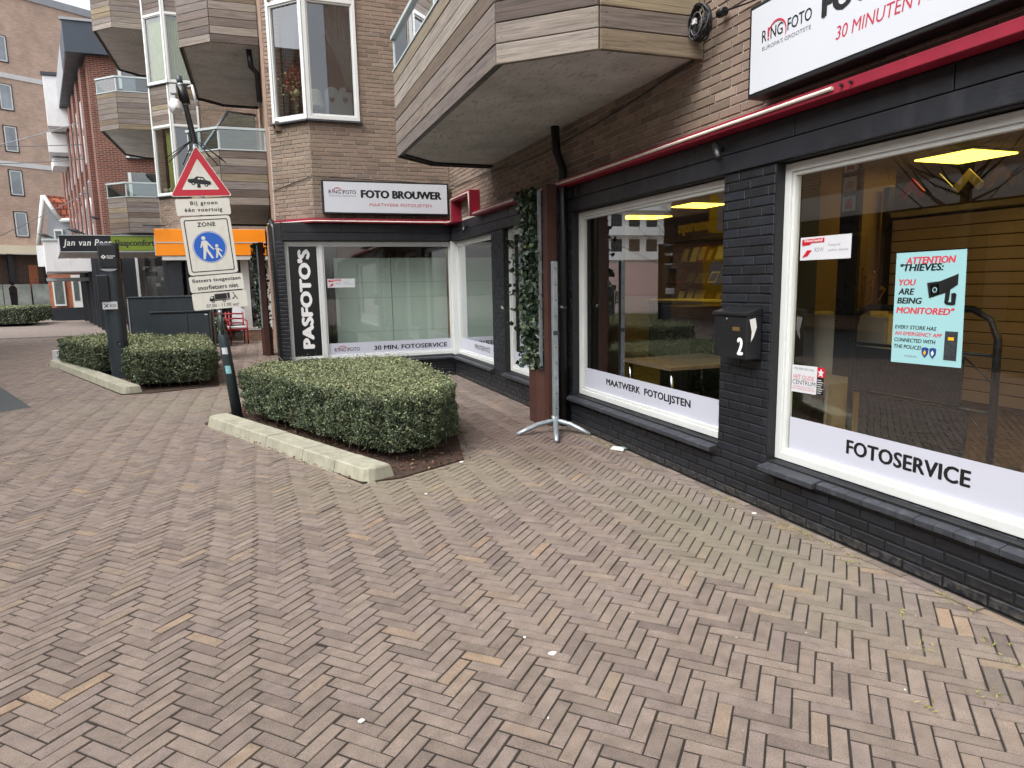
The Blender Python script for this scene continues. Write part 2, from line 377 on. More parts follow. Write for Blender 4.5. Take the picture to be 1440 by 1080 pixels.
# plane frames: (origin, u to the viewer's right, outward normal)
class PL:
    def __init__(s, o, u): s.o = Vector(o); s.u = Vector(u).normalized(); s.v = Vector((0, 0, 1)); s.n = s.u.cross(s.v)
    def p(s, a, b, c=0): return s.o+s.u*a+s.v*b+s.n*c
    def at(s, c): return PL(s.o+s.n*c, s.u)
def pbox(mb, P, ru, rv, rn): return mb.obox(P.o, P.u, P.v, P.n, ru, rv, rn)
MAIN = PL((3.0, 0, 0), (0, -1, 0))          # u = -Y
PAS = PL((0, 10.95, 0), (1, 0, 0))          # u = X

_fc = {}
def textmesh(s, weight=0.0, shear=0.0, spacing=1.0, serif=False):
    k = (s, weight, shear, spacing)
    if k not in _fc:
        cu = bpy.data.curves.new('lettering', 'FONT'); cu.body = s;  cu.shear = shear; cu.space_character = spacing; cu.resolution_u = 3
        o = bpy.data.objects.new('lettering_tmp', cu); COL.objects.link(o)
        bpy.context.view_layer.update()
        me = bpy.data.meshes.new_from_object(o.evaluated_get(bpy.context.evaluated_depsgraph_get()))
        V = [tuple(v.co) for v in me.vertices]; F = [tuple(p.vertices) for p in me.polygons]
        bpy.data.objects.remove(o); _fc[k] = (V, F)
    return _fc[k]
def text(name, s, P, u0, v0, u1, v1, n, mat, parent=None, weight=0.0, shear=0.0, spacing=1.0, vert=False, mirror=False, roll=0.0, **kw):
    """letters laid on plane P fitted into the rectangle u0..u1, v0..v1, n in front of it. vert: reads bottom to top"""
    V, F = textmesh(s, weight, shear, spacing)
    A = np.array(V); lo, hi = A.min(0), A.max(0); T = (A-lo)/np.maximum(hi-lo, 1e-6)
    if mirror: T[:, 0] = 1-T[:, 0]; F = [f[::-1] for f in F]
    mb = MB(); cap = abs((u1-u0) if vert else (v1-v0)); q = max(0, weight)*3.7*cap
    for j, (dx, dy) in enumerate([(0, 0)] if q == 0 else [(-q, 0), (-q*.5, q*.45), (0, -q*.5), (q*.5, q*.45), (q, 0)]):
        pts = []
        for a, b_, _ in T:
            if vert: uu, vv = u0+(u1-u0)*(1-b_)-dy, v0+(v1-v0)*a+dx
            else: uu, vv = u0+(u1-u0)*a+dx, v0+(v1-v0)*b_+dy
            pts.append(P.p(uu, vv, n+j*.00012))
        mb.add(pts, F)
    return mb.build(name, mat, parent, **kw)
def flat(mb, P, pts, n, t=.002):
    """thin printed shape: polygon in plane coordinates, its back on n, t thick"""
    mb.extrude([P.p(a, b_, n) for a, b_ in pts], P.n*t); return mb
def arcpts(cu, cv, r, a0, a1, n=16, sy=1.0): return [(cu+r*math.cos(math.radians(a0+(a1-a0)*i/n)), cv+sy*r*math.sin(math.radians(a0+(a1-a0)*i/n))) for i in range(n+1)]
def arcband(cu, cv, r0, r1, a0, a1, n=16, sy=1.0, taper=False):
    out = arcpts(cu, cv, r1, a0, a1, n, sy)
    inn = arcpts(cu, cv, r0, a0, a1, n, sy)
    if taper:
        inn = [(cu+(r1-(r1-r0)*math.sin(math.pi*(i+.5)/(n+1)))*math.cos(math.radians(a0+(a1-a0)*i/n)), cv+sy*(r1-(r1-r0)*math.sin(math.pi*(i+.5)/(n+1)))*math.sin(math.radians(a0+(a1-a0)*i/n))) for i in range(n+1)]
    return out, inn
def arc_flat(mb, P, cu, cv, r0, r1, a0, a1, n_, sy=1.0, taper=False, seg=16, t=.002):
    out, inn = arcband(cu, cv, r0, r1, a0, a1, seg, sy, taper)
    for i in range(seg): flat(mb, P, [out[i], out[i+1], inn[i+1], inn[i]], n_, t)
    return mb

# ------------------------------------------------------------------ polygons
def clip(poly, a, b, keep_left=True):
    out = []; n = len(poly)
    def sd(p):
        v = (b[0]-a[0])*(p[1]-a[1])-(b[1]-a[1])*(p[0]-a[0]); return v if keep_left else -v
    for i in range(n):
        p, q = poly[i], poly[(i+1) % n]; sp, sq = sd(p), sd(q)
        if sp >= 0: out.append(p)
        if (sp >= 0) != (sq >= 0):
            t = sp/(sp-sq); out.append((p[0]+(q[0]-p[0])*t, p[1]+(q[1]-p[1])*t))
    return out
def area(p): return .5*sum(p[i][0]*p[(i+1) % len(p)][1]-p[(i+1) % len(p)][0]*p[i][1] for i in range(len(p)))
def ccw(p): return p if area(p) > 0 else p[::-1]
def subtract(poly, hole):
    hole = ccw(hole); rest = poly; out = []
    for i in range(len(hole)):
        a, b = hole[i], hole[(i+1) % len(hole)]
        o = clip(rest, a, b, False)
        if len(o) > 2 and abs(area(o)) > 2e-5: out.append(o)
        rest = clip(rest, a, b, True)
        if len(rest) < 3: break
    return out
def inside(p, poly):
    poly = ccw(poly)
    return all((b[0]-a[0])*(p[1]-a[1])-(b[1]-a[1])*(p[0]-a[0]) > 0 for a, b in zip(poly, poly[1:]+poly[:1]))

# ------------------------------------------------------------------ ground and paving
BED1 = [(-.74, 8.2), (.60, 5.06), (.95, 5.08), (1.60, 5.44), (1.95, 7.0), (1.95, 9.3), (-.3, 9.3)]
BED2 = [(-4.26, 16.4), (-2.02, 11.02), (-1.58, 10.98), (-.62, 11.3), (-.85, 14.9), (-2.6, 17.9)]
PATCH = [(-2.91, 10.44), (-5.1, 15.5), (-9, 14), (-6, 7.8)]
g = MB(); g.add([(-160, -60, -.03), (120, -60, -.03), (120, 200, -.03), (-160, 200, -.03)], [(0, 1, 2, 3)])
tag(g.build('ground', 'far_paving'), kind='structure')
FIELD = [(-4.2, .2), (3.1, .2), (3.1, 27), (-14.5, 27)]
g = MB(); g.add([(x, y, -.0042) for x, y in FIELD], [(0, 1, 2, 3)])
pavement = tag(g.build('pavement', 'joint_sand'), kind='structure')

def warp(x, y):
    dx = .012*np.sin(x*1.7+y*.8)+.008*np.sin(y*2.9-x*1.1+1); dy = .014*np.sin(y*1.3-x*1.9+2)+.008*np.sin(x*3.3+y*.7)
    return x+dx, y+dy
def warpz(x, y): return .0012*np.sin(x*2.1+1)*np.sin(y*1.6)+.0008*np.sin(x*5+y*4)
L_, W_ = .1895, .0583
e1 = np.array([.7071, -.7071]); e2 = np.array([-.7071, -.7071]); O_ = np.array([2.035, 1.477])
cells = []
for i in range(-140, 60):           # across
    for k in range(-420, 40):       # along the stack
        base = O_+i*L_*(e1-e2)+k*W_*(e1+e2)
        x, y = base
        if y < .5 or y > 26.6 or x > 3.2 or x < -.47*y-.9: continue
        if y > 11.4 and x > .7: continue
        cells.append((base, 0)); cells.append((base+e2*W_, 1))
full = []; cutp = []
J = .0035
for base, t in cells:
    a, b_ = (L_, W_) if t == 0 else (W_, L_)
    r = RNG.normal(0, .0008, 4)
    P4 = [base+e1*(J+r[0])+e2*(J+r[1]), base+e1*(a-J+r[2])+e2*(J+r[1]), base+e1*(a-J+r[2])+e2*(b_-J+r[3]), base+e1*(J+r[0])+e2*(b_-J+r[3])]
    c = sum(P4)/4
    P4 = [warp(p[0], p[1]) for p in P4]
    if area(P4) < 0: P4 = P4[::-1]
    near = [z for z in (BED1, BED2, PATCH) if any(inside(p, z) for p in P4)]
    wall = any(p[0] > 2.925 for p in P4)
    if near or wall:
        ps = [P4]
        for z in near: ps = [q for p in ps for q in subtract(p, z)]
        if wall: ps = [clip(p, (2.925, 0), (2.925, 20), True) for p in ps]
        cutp += [p for p in ps if len(p) > 2 and abs(area(p)) > 1.5e-4]
    else: full.append(P4)
full = np.array(full)                                   # N,4,2
rn = RNG.random(len(full)); cen = full.mean(1)
zz = warpz(cen[:, 0], cen[:, 1])*.6+RNG.normal(0, .0007, len(full)); tilt = RNG.normal(0, .009, (len(full), 2))
def paver_verts(P, z, tl, drop=.03, ins=.003, bev=.0028):
    """P (N,4,2) ccw -> (N,12,3)"""
    c = P.mean(1, keepdims=True); d = P-c; ln = np.linalg.norm(d, axis=2, keepdims=True)
    inn = c+d*(1-ins*1.5/ln)
    tz = (d*tl[:, None, :]).sum(2)+z[:, None]
    bot = np.concatenate([P, np.full(P.shape[:2]+(1,), -drop)], 2)
    rim = np.concatenate([P, (tz-bev)[..., None]], 2); top = np.concatenate([inn, tz[..., None]], 2)
    return np.concatenate([bot, rim, top], 1)
PQ = [[i, (i+1) % 4, 4+(i+1) % 4, 4+i] for i in range(4)]+[[4+i, 4+(i+1) % 4, 8+(i+1) % 4, 8+i] for i in range(4)]+[[8, 9, 10, 11]]
size = []
for c in cen:
    X, Y, Z = px((c[0], c[1], 0)); size.append(1/Z**2 if (Z > .3 and 10 < X < 1430 and Y < 1070) else 0)
order = np.argsort(-np.array(size)); sing = order[:300]; rest = order[300:]
PV = paver_verts(full, zz, tilt)
for i in sing:
    v = PV[i]; c = np.array([v[:, 0].mean(), v[:, 1].mean(), -.014])
    me = bpy.data.meshes.new('paver'); me.from_pydata((v-c).tolist(), [], PQ)
    at = me.attributes.new('rnd', 'FLOAT', 'POINT'); at.data.foreach_set('value', [0.0]*12)
    me.materials.append(MATS['paver_clay']); link('paver', me, pavement, c)
soup('paver_field', PV[rest], 12, 'paver_clay', pavement, rn[rest], quads=PQ)
# cut pavers and the border courses laid lengthwise along the bed and the wall
mb = MB(); rr = []
def border(a, b_, wd=.056, lg=.2):
    a, b_ = np.array(a, float), np.array(b_, float); L = np.linalg.norm(b_-a); u = (b_-a)/L; n = np.array([u[1], -u[0]]); t = 0
    while t < L-.02:
        l = min(lg*random.uniform(.93, 1.05), L-t)
        q = [a+u*(t+.003)+n*.003, a+u*(t+l-.003)+n*.003, a+u*(t+l-.003)+n*wd, a+u*(t+.003)+n*wd]
        k = len(mb.v); mb.prism([tuple(p) for p in q], -.03, random.uniform(-.002, .003)); rr.append((len(mb.v)-k, random.random())); t += l
for p in cutp:
    k = len(mb.v); c = np.array(p).mean(0); mb.prism([tuple(q) for q in p], -.03, float(warpz(*c)*.6+random.gauss(0, .001))); rr.append((len(mb.v)-k, random.random()))
B1 = ccw(BED1); 
for a, b_ in zip(B1, B1[1:]+B1[:1]): border(b_, a)
B2 = ccw(BED2)
for a, b_ in zip(B2, B2[1:]+B2[:1]): border(b_, a)
border((2.928, 1.0), (2.928, 10.88)); border((2.9, 10.89), (.5, 10.89))
o = mb.build('paver_cut', 'paver_clay', pavement, kind='stuff')
at = o.data.attributes.new('rnd', 'FLOAT', 'POINT'); at.data.foreach_set('value', np.repeat([r for _, r in rr], [n for n, _ in rr]).astype(np.float32))
# dark stone patch in the paving at the left
mb = MB(); pc = ccw(PATCH)
mb.prism(pc, -.03, .0)
tag(mb.build('slate_patch', 'slate_paving', label='dark grey stone area let into the brick paving'), kind='structure')
# soil in the beds
def soil(poly, name):
    mb = MB(); P = ccw(poly); s = list(P)
    for a, b_ in zip(P, P[1:]+P[:1]):
        L = math.hypot(b_[0]-a[0], b_[1]-a[1]); n = (-(b_[1]-a[1])/L*.06, (b_[0]-a[0])/L*.06)
        s = clip(s, (a[0]+n[0], a[1]+n[1]), (b_[0]+n[0], b_[1]+n[1]), True)
    mb.prism(s, -.04, .012); return tag(mb.build(name, 'soil'), kind='structure')
soil(BED1, 'planting_bed'); soil(BED2, 'planting_bed')

# ------------------------------------------------------------------ brick bookkeeping
BR = []     # (centre, angle, length, height, material)
def bricks(P, u0, u1, v0, v1, mat, holes=(), course=.0608, L=.22, joint=.0115, n=0.0, proud=.0012, start=0):
    k = int(round((v1-v0)/course)); course = (v1-v0)/k; ang = math.atan2(P.u.y, P.u.x)
    for j in range(k):
        z = v0+(j+.5)*course; u = u0-(L/2 if (j+start) % 2 else 0)-random.choice((0, 0, .055))
        while u < u1:
            a, b_ = max(u, u0), min(u+L, u1); u += L
            seg = [(a, b_)]
            for (hu0, hu1, hv0, hv1) in holes:
                if hv0 < z < hv1:
                    seg = [s for (p, q) in seg for s in ((p, min(q, hu0)), (max(p, hu1), q)) if s[1]-s[0] > .02]
            for p, q in seg:
                if q-p < .03: continue
                c = P.p((p+q)/2, z, n+random.uniform(-proud, proud))
                BR.append((c, ang, q-p-joint, course-joint, mat))

# ------------------------------------------------------------------ the brown brick building with the photo shop
bld = thing('brick_apartment_building', (3.0, 0, 0), 'brown brick apartment building with wooden balconies above a black painted photo shop', 'building')
mb = MB()
mb.mat('painted_mortar')
mb.box((3.007, -6, -.3), (3.35, 11.25, .335))                       # plinth under the main windows
for y0, y1 in ((3.45, 3.95), (6.345, 7.05), (8.43, 8.93), (-6, -.6)): mb.box((3.007, y0, .335), (3.35, y1, 2.19))
mb.box((.4, 10.957, -.3), (3.0, 11.25, .335))
mb.box((3.007, -6, 2.19), (3.5, 11.3, 2.46)); mb.box((.36, 10.957, 2.19), (3.0, 11.3, 2.46))
mb.prism([(.40, 10.957), (.40, 11.3), (.21, 11.3), (.21, 11.16)], -.3, 2.46)
mb.mat('brown_mortar'); mb.box((3.009, -6, 2.46), (3.4, 11.3, 3.7)); mb.box((.86, 10.959, 2.46), (3.0, 11.3, 3.95)); mb.box((1.63, 10.959, 3.95), (3.0, 11.3, 6.7))
mb.prism([(.86, 10.962), (.86, 11.4), (.31, 11.6), (.31, 11.515)], 2.46, 3.95)
mb.mat('brown_masonry'); mb.box((3.001, -6, 3.7), (3.4, 10.95, 12)); mb.box((.93, 10.951, 6.7), (3.0, 11.3, 12)); mb.box((3.0, 10.951, 3.7), (3.4, 11.3, 12))
mb.box((.31, 11.62, -.3), (.55, 20.95, 12)); mb.box((.55, 11.3, 5.75), (.93, 11.62, 12))
# second wing (orange shop below)
mb.mat('brown_mortar'); mb.box((-1.20, 20.91, 3.1), (.31, 21.2, 7.4)); mb.box((-1.88, 20.91, 3.1), (-1.20, 21.2, 4.0)); mb.prism([(-1.88, 20.91), (-1.88, 21.3), (-2.43, 21.6), (-2.43, 21.47)], 3.1, 4.0)
mb.mat('brown_masonry'); mb.box((-1.2, 20.9, 7.4), (.31, 21.2, 12)); mb.box((-2.43, 21.62, -.3), (-2.2, 28.2, 12)); mb.box((-2.3, 21.3, 9.2), (-1.2, 21.6, 12))
# roof and rear so that the rooms are closed
mb.mat('room_dark'); mb.box((3.0, -6, 12), (9, 11.3, 12.2)); mb.box((.3, 11.0, 12), (9, 21.2, 12.2)); mb.box((-2.4, 21, 12), (9, 28.2, 12.2)); mb.box((8.9, -6, -.3), (9, 28.2, 12)); mb.box((3.0, -6.1, -.3), (9, -6, 12)); mb.box((-2.4, 28.2, 3.1), (9, 28.3, 12))
wallo = mb.build('wall', None, bld)

CH0 = PL((.31, 11.50, 0), (.5501, -.5501, 0)); CHL = math.hypot(.55, .55)
CH2 = PL((-2.43, 21.45, 0), (.5501, -.5501, 0)); W2 = PL((0, 20.9, 0), (1, 0, 0))
bricks(MAIN, -10.95, 1.0, .0, .304, 'painted_brick', course=.0608)
for y0, y1 in ((3.45, 3.95), (6.345, 7.05), (8.43, 8.93)): bricks(MAIN, -y1, -y0, .304, 2.189, 'painted_brick', joint=.008, proud=.002)
bricks(PAS, .4, 3.0, .0, .29, 'painted_brick')
bricks(PL((.21, 11.15, 0), (.19, -.2, 0)), 0, .27, 0, 2.189, 'painted_brick')
bricks(MAIN, -10.95, -1.2, 2.50, 3.66, 'brown_brick')
bricks(PAS, .86, 3.0, 2.53, 6.68, 'brown_brick', holes=[(.86, 1.63, 3.95, 6.7)])
bricks(CH0, 0, CHL, 2.53, 3.94, 'brown_brick'); bricks(CH0, 0, .11, 3.94, 6.6, 'brown_brick')
bricks(W2, -1.88, .3, 3.12, 4.0, 'brown_brick'); bricks(W2, -1.2, .3, 4.0, 7.3, 'brown_brick', start=0); bricks(CH2, 0, CHL, 3.12, 4.0, 'brown_brick')
def brick_verts(c, ang, L, h, ch=.0022, back=.012):
    a, b_ = L/2, h/2; q = [(-a, -b_), (a, -b_), (a, b_), (-a, b_)]
    v = [(x, back, z) for x, z in q]+[(x, ch, z) for x, z in q]+[(x-math.copysign(ch*1.3, x), 0, z-math.copysign(ch*1.3, z)) for x, z in q]
    v = np.array(v)
    if c is None: return v
    ca, sa = math.cos(ang), math.sin(ang)
    return np.stack([c[0]+ca*v[:, 0]-sa*v[:, 1], c[1]+sa*v[:, 0]+ca*v[:, 1], c[2]+v[:, 2]], 1)
BQ = [[i, (i+1) % 4, 4+(i+1) % 4, 4+i] for i in range(4)]+[[4+i, 4+(i+1) % 4, 8+(i+1) % 4, 8+i] for i in range(4)]+[[8, 9, 10, 11]]
def bsize(b_):
    c, ang, L, h, mt = b_; X, Y, Z = px(c)
    if Z < .3 or not (15 < X < 1425 and 10 < Y < 1070): return 0
    # skip bricks known to be covered by the big shop sign, the balcony or the hedge
    if c.x > 2.9 and 2.5 < c.z < 3.0 and c.y < 3.5: return 0
    u = abs(math.cos(ang)*CR[0]+math.sin(ang)*CR[1])
    return L*u*h/Z**2
bs = np.array([bsize(b_) for b_ in BR]); order = np.argsort(-bs)
cache = {}
for i in order[:300]:
    c, ang, L, h, mt = BR[i]; key = (round(L, 3), round(h, 4), mt)
    if key not in cache:
        me = bpy.data.meshes.new('brick'); me.from_pydata(brick_verts(None, 0, L, h, .0035 if mt == 'painted_brick' else .0022).tolist(), [], BQ); me.materials.append(MATS[mt]); cache[key] = me
    o = link('brick', cache[key], bld, c); o.rotation_euler = (0, random.gauss(0, .004), ang)
for mt in ('painted_brick', 'brown_brick'):
    ids = [i for i in order[300:] if BR[i][4] == mt]
    soup('brickwork', np.array([brick_verts(BR[i][0], BR[i][1], BR[i][2], BR[i][3], .0035 if mt == 'painted_brick' else .0022) for i in ids]), 12, mt, bld, RNG.random(len(ids)), quads=BQ)

# lintel boards and long painted blocks above the shop windows
mb = MB(); pbox(mb, MAIN, (-10.93, 1), (2.195, 2.31), (-.01, .014)); pbox(mb, PAS, (.385, 2.98), (2.195, 2.31), (-.01, .014)); mb.build('lintel_board', 'black_paint', bld, bev=.004)
for k in range(11):
    mb = MB(); y0 = 1.35+k*.98
    if y0 > 10.8: break
    pbox(mb, MAIN, (-min(y0+.974, 10.92), -y0), (2.318, 2.438), (-.012, .004)); mb.build('lintel_block', 'black_paint', bld, bev=.004)
for k in range(3):
    mb = MB(); pbox(mb, PAS, (.39+k*.87, .39+k*.87+.862), (2.318, 2.45), (-.012, .004)); mb.build('lintel_block', 'black_paint', bld, bev=.004)

# red trim with its cream neon tube
mb = MB()
pbox(mb, MAIN, (-9.37, .9), (2.442, 2.50), (.0, .11))
pbox(mb, MAIN, (-9.43, -9.37), (2.442, 2.80), (0, .15)); pbox(mb, MAIN, (-10.32, -9.43), (2.74, 2.80), (0, .15)); pbox(mb, MAIN, (-10.38, -10.32), (2.442, 2.80), (0, .15))
pbox(mb, MAIN, (-10.95, -10.38), (2.442, 2.50), (0, .11))
pbox(mb, PAS, (.86, 2.89), (2.455, 2.52), (0, .11)); 
mb.prism([(.86, 10.84), (.86, 10.95), (.31, 11.50), (.21, 11.46), (.80, 10.84)], 2.455, 2.52)
tr = mb.build('fascia_trim', 'trim_red', bld, bev=.004)
mb = MB(); x = 2.882
mb.tube([(x, 2.92, 2.473), (x, 9.36, 2.468)], .011, 6); mb.tube([(2.84, 9.36, 2.468), (2.84, 9.40, 2.77), (2.84, 10.35, 2.77), (2.84, 10.35, 2.46), (2.88, 10.5, 2.46), (2.88, 10.82, 2.478), (.82, 10.825, 2.478), (.2, 11.44, 2.478)], .010, 6)
mb.build('neon_tube', 'tube_cream', tr)
mb = MB()
for y in (2.86, 2.80): mb.tube([(2.885, y, 2.472), (2.875, y, 2.472)], .009, 8)
mb.build('tube_socket', 'black_plastic', tr)

# drain pipe, roof edge above the ground floor
mb = MB(); mb.tube([(2.93, 6.42, 0), (2.93, 6.42, 2.62), (2.90, 6.5, 2.8), (2.90, 6.53, 3.05)], .045, 12); mb.tube([(2.93, 6.42, 1.2), (2.93, 6.42, 1.26)], .05, 12); mb.build('drain_pipe', 'black_plastic', bld)
mb = MB(); mb.tube([(.27, 11.12, 0), (.27, 11.12, 2.4), (.24, 11.2, 2.5)], .04, 12); mb.build('drain_pipe', 'black_plastic', bld)

# ---- shop windows
def shop_window(P, u0, u1, v0, v1, depth, name='shop_window', mull=(), film=(.415, .625), fu=None, panel=None):
    root = MB(); fw, fi = .05, .042
    R = P.at(-depth)
    def ring(mb, R, a, b_, c, d, w, n0, n1):
        pbox(mb, R, (a, a+w), (c, d), (n0, n1)); pbox(mb, R, (b_-w, b_), (c, d), (n0, n1)); pbox(mb, R, (a+w, b_-w), (d-w, d), (n0, n1)); pbox(mb, R, (a+w, b_-w), (c, c+w), (n0, n1))
    ring(root, R, u0, u1, v0, v1, fw, -.07, .0)
    fr = root.build(name, 'white_frame', bld, bev=.004)
    cuts = [u0+fw]+[x for m_ in mull for x in (m_-.03, m_+.03)]+[u1-fw]
    mb = MB()
    for k in range(0, len(cuts), 2): ring(mb, R, cuts[k], cuts[k+1], v0+fw, v1-fw, fi-.018, -.06, -.014)
    for m_ in mull: pbox(mb, R, (m_-.028, m_+.028), (v0+fw, v1-fw), (-.068, .002))
    mb.build('bead', 'white_frame', fr, bev=.003)
    mb = MB()
    for k in range(0, len(cuts), 2): pbox(mb, R, (cuts[k]+.02, cuts[k+1]-.02), (v0+fw+.02, v1-fw-.02), (-.044, -.036))
    mb.build('pane', 'shop_glass', fr)
    return fr, R
w3, R3 = shop_window(MAIN, -3.45, .62, .345, 2.182, .07)
w2, R2 = shop_window(MAIN, -6.345, -3.93, .345, 2.182, .07)
w1, R1 = shop_window(MAIN, -8.43, -7.02, .345, 2.182, .07)
wp, RP_ = shop_window(MAIN, -10.97, -8.91, .345, 2.182, .07)
wq, RQ_ = shop_window(PAS, .385, 3.04, .345, 2.185, .07, mull=(.925,))
# corner post where the two glazings meet
mb = MB(); mb.box((2.985, 10.93, .335), (3.07, 11.02, 2.19)); mb.build('corner_post', 'white_frame', bld, bev=.006)
FILMN = -.033
def film(fr, P, a, b_, c, d, mat='white_film', n=-.0345): 
    mb = MB(); pbox(mb, P, (a, b_), (c, d), (n, n+.0012)); return mb.build('window_film', mat, fr)
def gl(P, dist=.07): return P.at(-dist)
G3 = gl(MAIN); GQ = gl(PAS)
f3 = film(w3, G3, -3.36, .53, .415, .628); f2 = film(w2, G3, -6.26, -4.0, .415, .622); f1 = film(w1, G3, -8.35, -7.1, .415, .607); fp = film(wp, G3, -10.88, -8.98, .415, .618)
fq = film(wq, GQ, .97, 2.97, .415, .603); fb = film(wq, GQ, .455, .885, .415, 2.115, 'black_film')
tn = -.0325
text('lettering', 'FOTOSERVICE', G3, -2.907, .494, -2.181, .574, tn, 'text_black', f3, .016, spacing=1.04)
text('lettering', 'MAATWERK  FOTOLIJSTEN', G3, -5.81, .486, -4.43, .564, tn, 'text_black', f2, .016, spacing=1.03)
text('lettering', 'PRINTSERVICE', G3, -10.13, .492, -9.39, .565, tn, 'text_black', fp, .005)
text('lettering', 'FOTOLIJSTEN', G3, -8.0, .485, -7.15, .56, tn, 'text_black', f1, .016)
text('lettering', '30 MIN. FOTOSERVICE', GQ, 1.685, .466, 2.897, .536, tn, 'text_black', fq, .016, spacing=1.03)
text('lettering', "PASFOTO'S", GQ, .592, .558, .757, 2.052, tn, 'text_white', fb, .032, vert=True, spacing=1.02)
def ring_logo(P, u0, u1, v0, v1, n, par, sub=True):
    """the small shop-chain mark: dark letters with a red stroke for the I and a thin red arc over the middle"""
    w_ = u1-u0; h = v1-v0
    text('lettering', 'R', P, u0, v0, u0+.095*w_, v1, n, 'text_black', par, .004)
    mb = MB(); flat(mb, P, [(u0+.125*w_, v0+.3*h), (u0+.150*w_, v0+.3*h), (u0+.155*w_, v1+.06*h), (u0+.120*w_, v1+.06*h)], n); flat(mb, P, arcpts(u0+.137*w_, v0+.08*h, .09*h, 0, 330, 8), n)
    mb.build('lettering', 'text_red', par)
    text('lettering', 'NG', P, u0+.185*w_, v0, u0+.435*w_, v1, n, 'text_black', par, .004)
    text('lettering', 'FOTO', P, u0+.535*w_, v0, u1, v1, n, 'text_black', par, .004)
    mb = MB(); arc_flat(mb, P, u0+.32*w_, v0+.25*h, .168*w_, .195*w_, -25, 165, n+.0003, 1.0, taper=True); mb.build('logo_arc', 'text_red', par)
ring_logo(GQ, 1.06, 1.455, .470, .525, tn, fq)

# ---- slate sills
def sill(P, u0, u1, z, out, tiles=True, inn=.08, name='window_sill', tw=.106):
    mb = MB(); mb.extrude([P.p(u0, z-.045, -inn), P.p(u0, z-.006, -inn), P.p(u0, z-.032, out-.01), P.p(u0, z-.06, out-.01)], P.u*(u1-u0)); r = mb.build(name, 'joint_sand', bld)
    n = max(1, int(round((u1-u0)/tw))); t = (u1-u0)/n
    for k in range(n):
        a, b_ = u0+k*t+.0015, u0+(k+1)*t-.0015; q = random.uniform(-.0015, .0015)
        mb = MB(); mb.extrude([P.p(a, z-.035+q, -inn+.004), P.p(a, z+q, -inn+.004), P.p(a, z-.028+q, out), P.p(a, z-.058+q, out)], P.u*(b_-a)); mb.build('sill_tile', 'sill_slate', r, bev=.002)
sill(MAIN, -3.44, -2.98, .338, .075, tw=.46); sill(MAIN, -2.975, .6, .338, .045)
sill(MAIN, -6.50, -3.96, .338, .065); sill(MAIN, -8.45, -7.0, .338, .06, tw=.36); sill(MAIN, -10.9, -8.9, .338, .06, tw=.5); sill(PAS, .38, 2.95, .338, .06, tw=.5)

# ------------------------------------------------------------------ balconies
def balcony(dx, dy, z, npl=7, far=False, pitch=.137):
    F = lambda x, y: (x+dx, y+dy)
    base = [F(3.0, 4.2), F(2.2, 4.22), F(1.65, 4.72), F(1.65, 8.35), F(2.2, 8.85), F(3.0, 8.87)]
    c = F(2.6, 6.5)
    sh = lambda k: [(c[0]+(x-c[0])*(1-k/1.0), c[1]+(y-c[1])*(1-k/2.3)) if x < 2.95+dx else (x, c[1]+(y-c[1])*(1-k/2.3)) for x, y in base]
    mb = MB(); mb.prism(sh(.07), z+.045, z+.24); r = mb.build('balcony', 'soffit_concrete', bld)
    mb = MB()
    i_ = sh(.045)
    for a, b_ in zip(i_, i_[1:]): 
        d = Vector((b_[0]-a[0], b_[1]-a[1], 0)); L = d.length; P = PL((a[0], a[1], 0), d)
        if P.n.dot(Vector((c[0]-a[0], c[1]-a[1], 0))) > 0: P = PL((b_[0], b_[1], 0), -d)
        pbox(mb, P, (0, L), (z+.02, z+.98), (-.03, 0.0))
    mb.build('frame', 'black_metal', r)
    tops = []
    for a, b_ in zip(base, base[1:]):
        d = Vector((b_[0]-a[0], b_[1]-a[1], 0)); L = d.length; P = PL((a[0], a[1], 0), d)
        if P.n.dot(Vector((c[0]-a[0], c[1]-a[1], 0))) > 0: P = PL((b_[0], b_[1], 0), -d)
        ang = math.atan2(P.u.y, P.u.x)
        for k in range(npl):
            me = plank_mesh(L-.016, pitch-.007)
            o = link('plank', me, r, P.p(L/2, z+pitch*(k+.5), random.uniform(-.002, .002))); o.rotation_euler = (0, random.gauss(0, .0012), ang)
        tops.append((P, L))
        if not far:
            mb = MB()
            for k in range(npl):
                for uu in (.05, L-.05):
                    for zz_ in (-.03, .03): 
                        q = P.p(uu, z+pitch*(k+.5)+zz_, .001); mb.tube([q, q+P.n*.002], .0035, 6)
            mb.build('screws', 'black_metal', r, kind='stuff')
    zt = z+npl*pitch
    mb = MB()
    for P, L in tops: pbox(mb, P, (-.005, L+.005), (zt+.0, zt+.02), (-.05, .012)); pbox(mb, P, (-.01, L+.01), (zt+.36, zt+.40), (-.045, .015)); pbox(mb, P, (0, .025), (zt+.02, zt+.36), (-.035, -.01)); pbox(mb, P, (L-.025, L), (zt+.02, zt+.36), (-.035, -.01))
    mb.build('railing', 'white_frame' if False else 'rail_alu', r)
    mb = MB()
    for P, L in tops: pbox(mb, P, (.025, L-.025), (zt+.02, zt+.36), (-.026, -.018))
    mb.build('glass_panel', 'rail_glass', r)
    return r
plain('rail_alu', 'a9b4b6', .4, .06)
_pm = {}
def plank_mesh(L, h):
    k = (round(L, 2), round(h, 3))
    if k not in _pm:
        v = brick_verts(None, 0, L, h, .003, .024); me = bpy.data.meshes.new('plank'); me.from_pydata(v.tolist(), [], BQ); me.materials.append(MATS['weathered_wood']); _pm[k] = me
    return _pm[k]
balcony(0, 0, 3.0)
balcony(-2.70, 9.45, 3.0); balcony(-2.70, 9.45, 5.78, far=True)
balcony(-5.42, 17.3, 3.06, far=True); balcony(-5.42, 17.3, 5.8, far=True); balcony(-5.42, 17.7, 8.5, far=True)
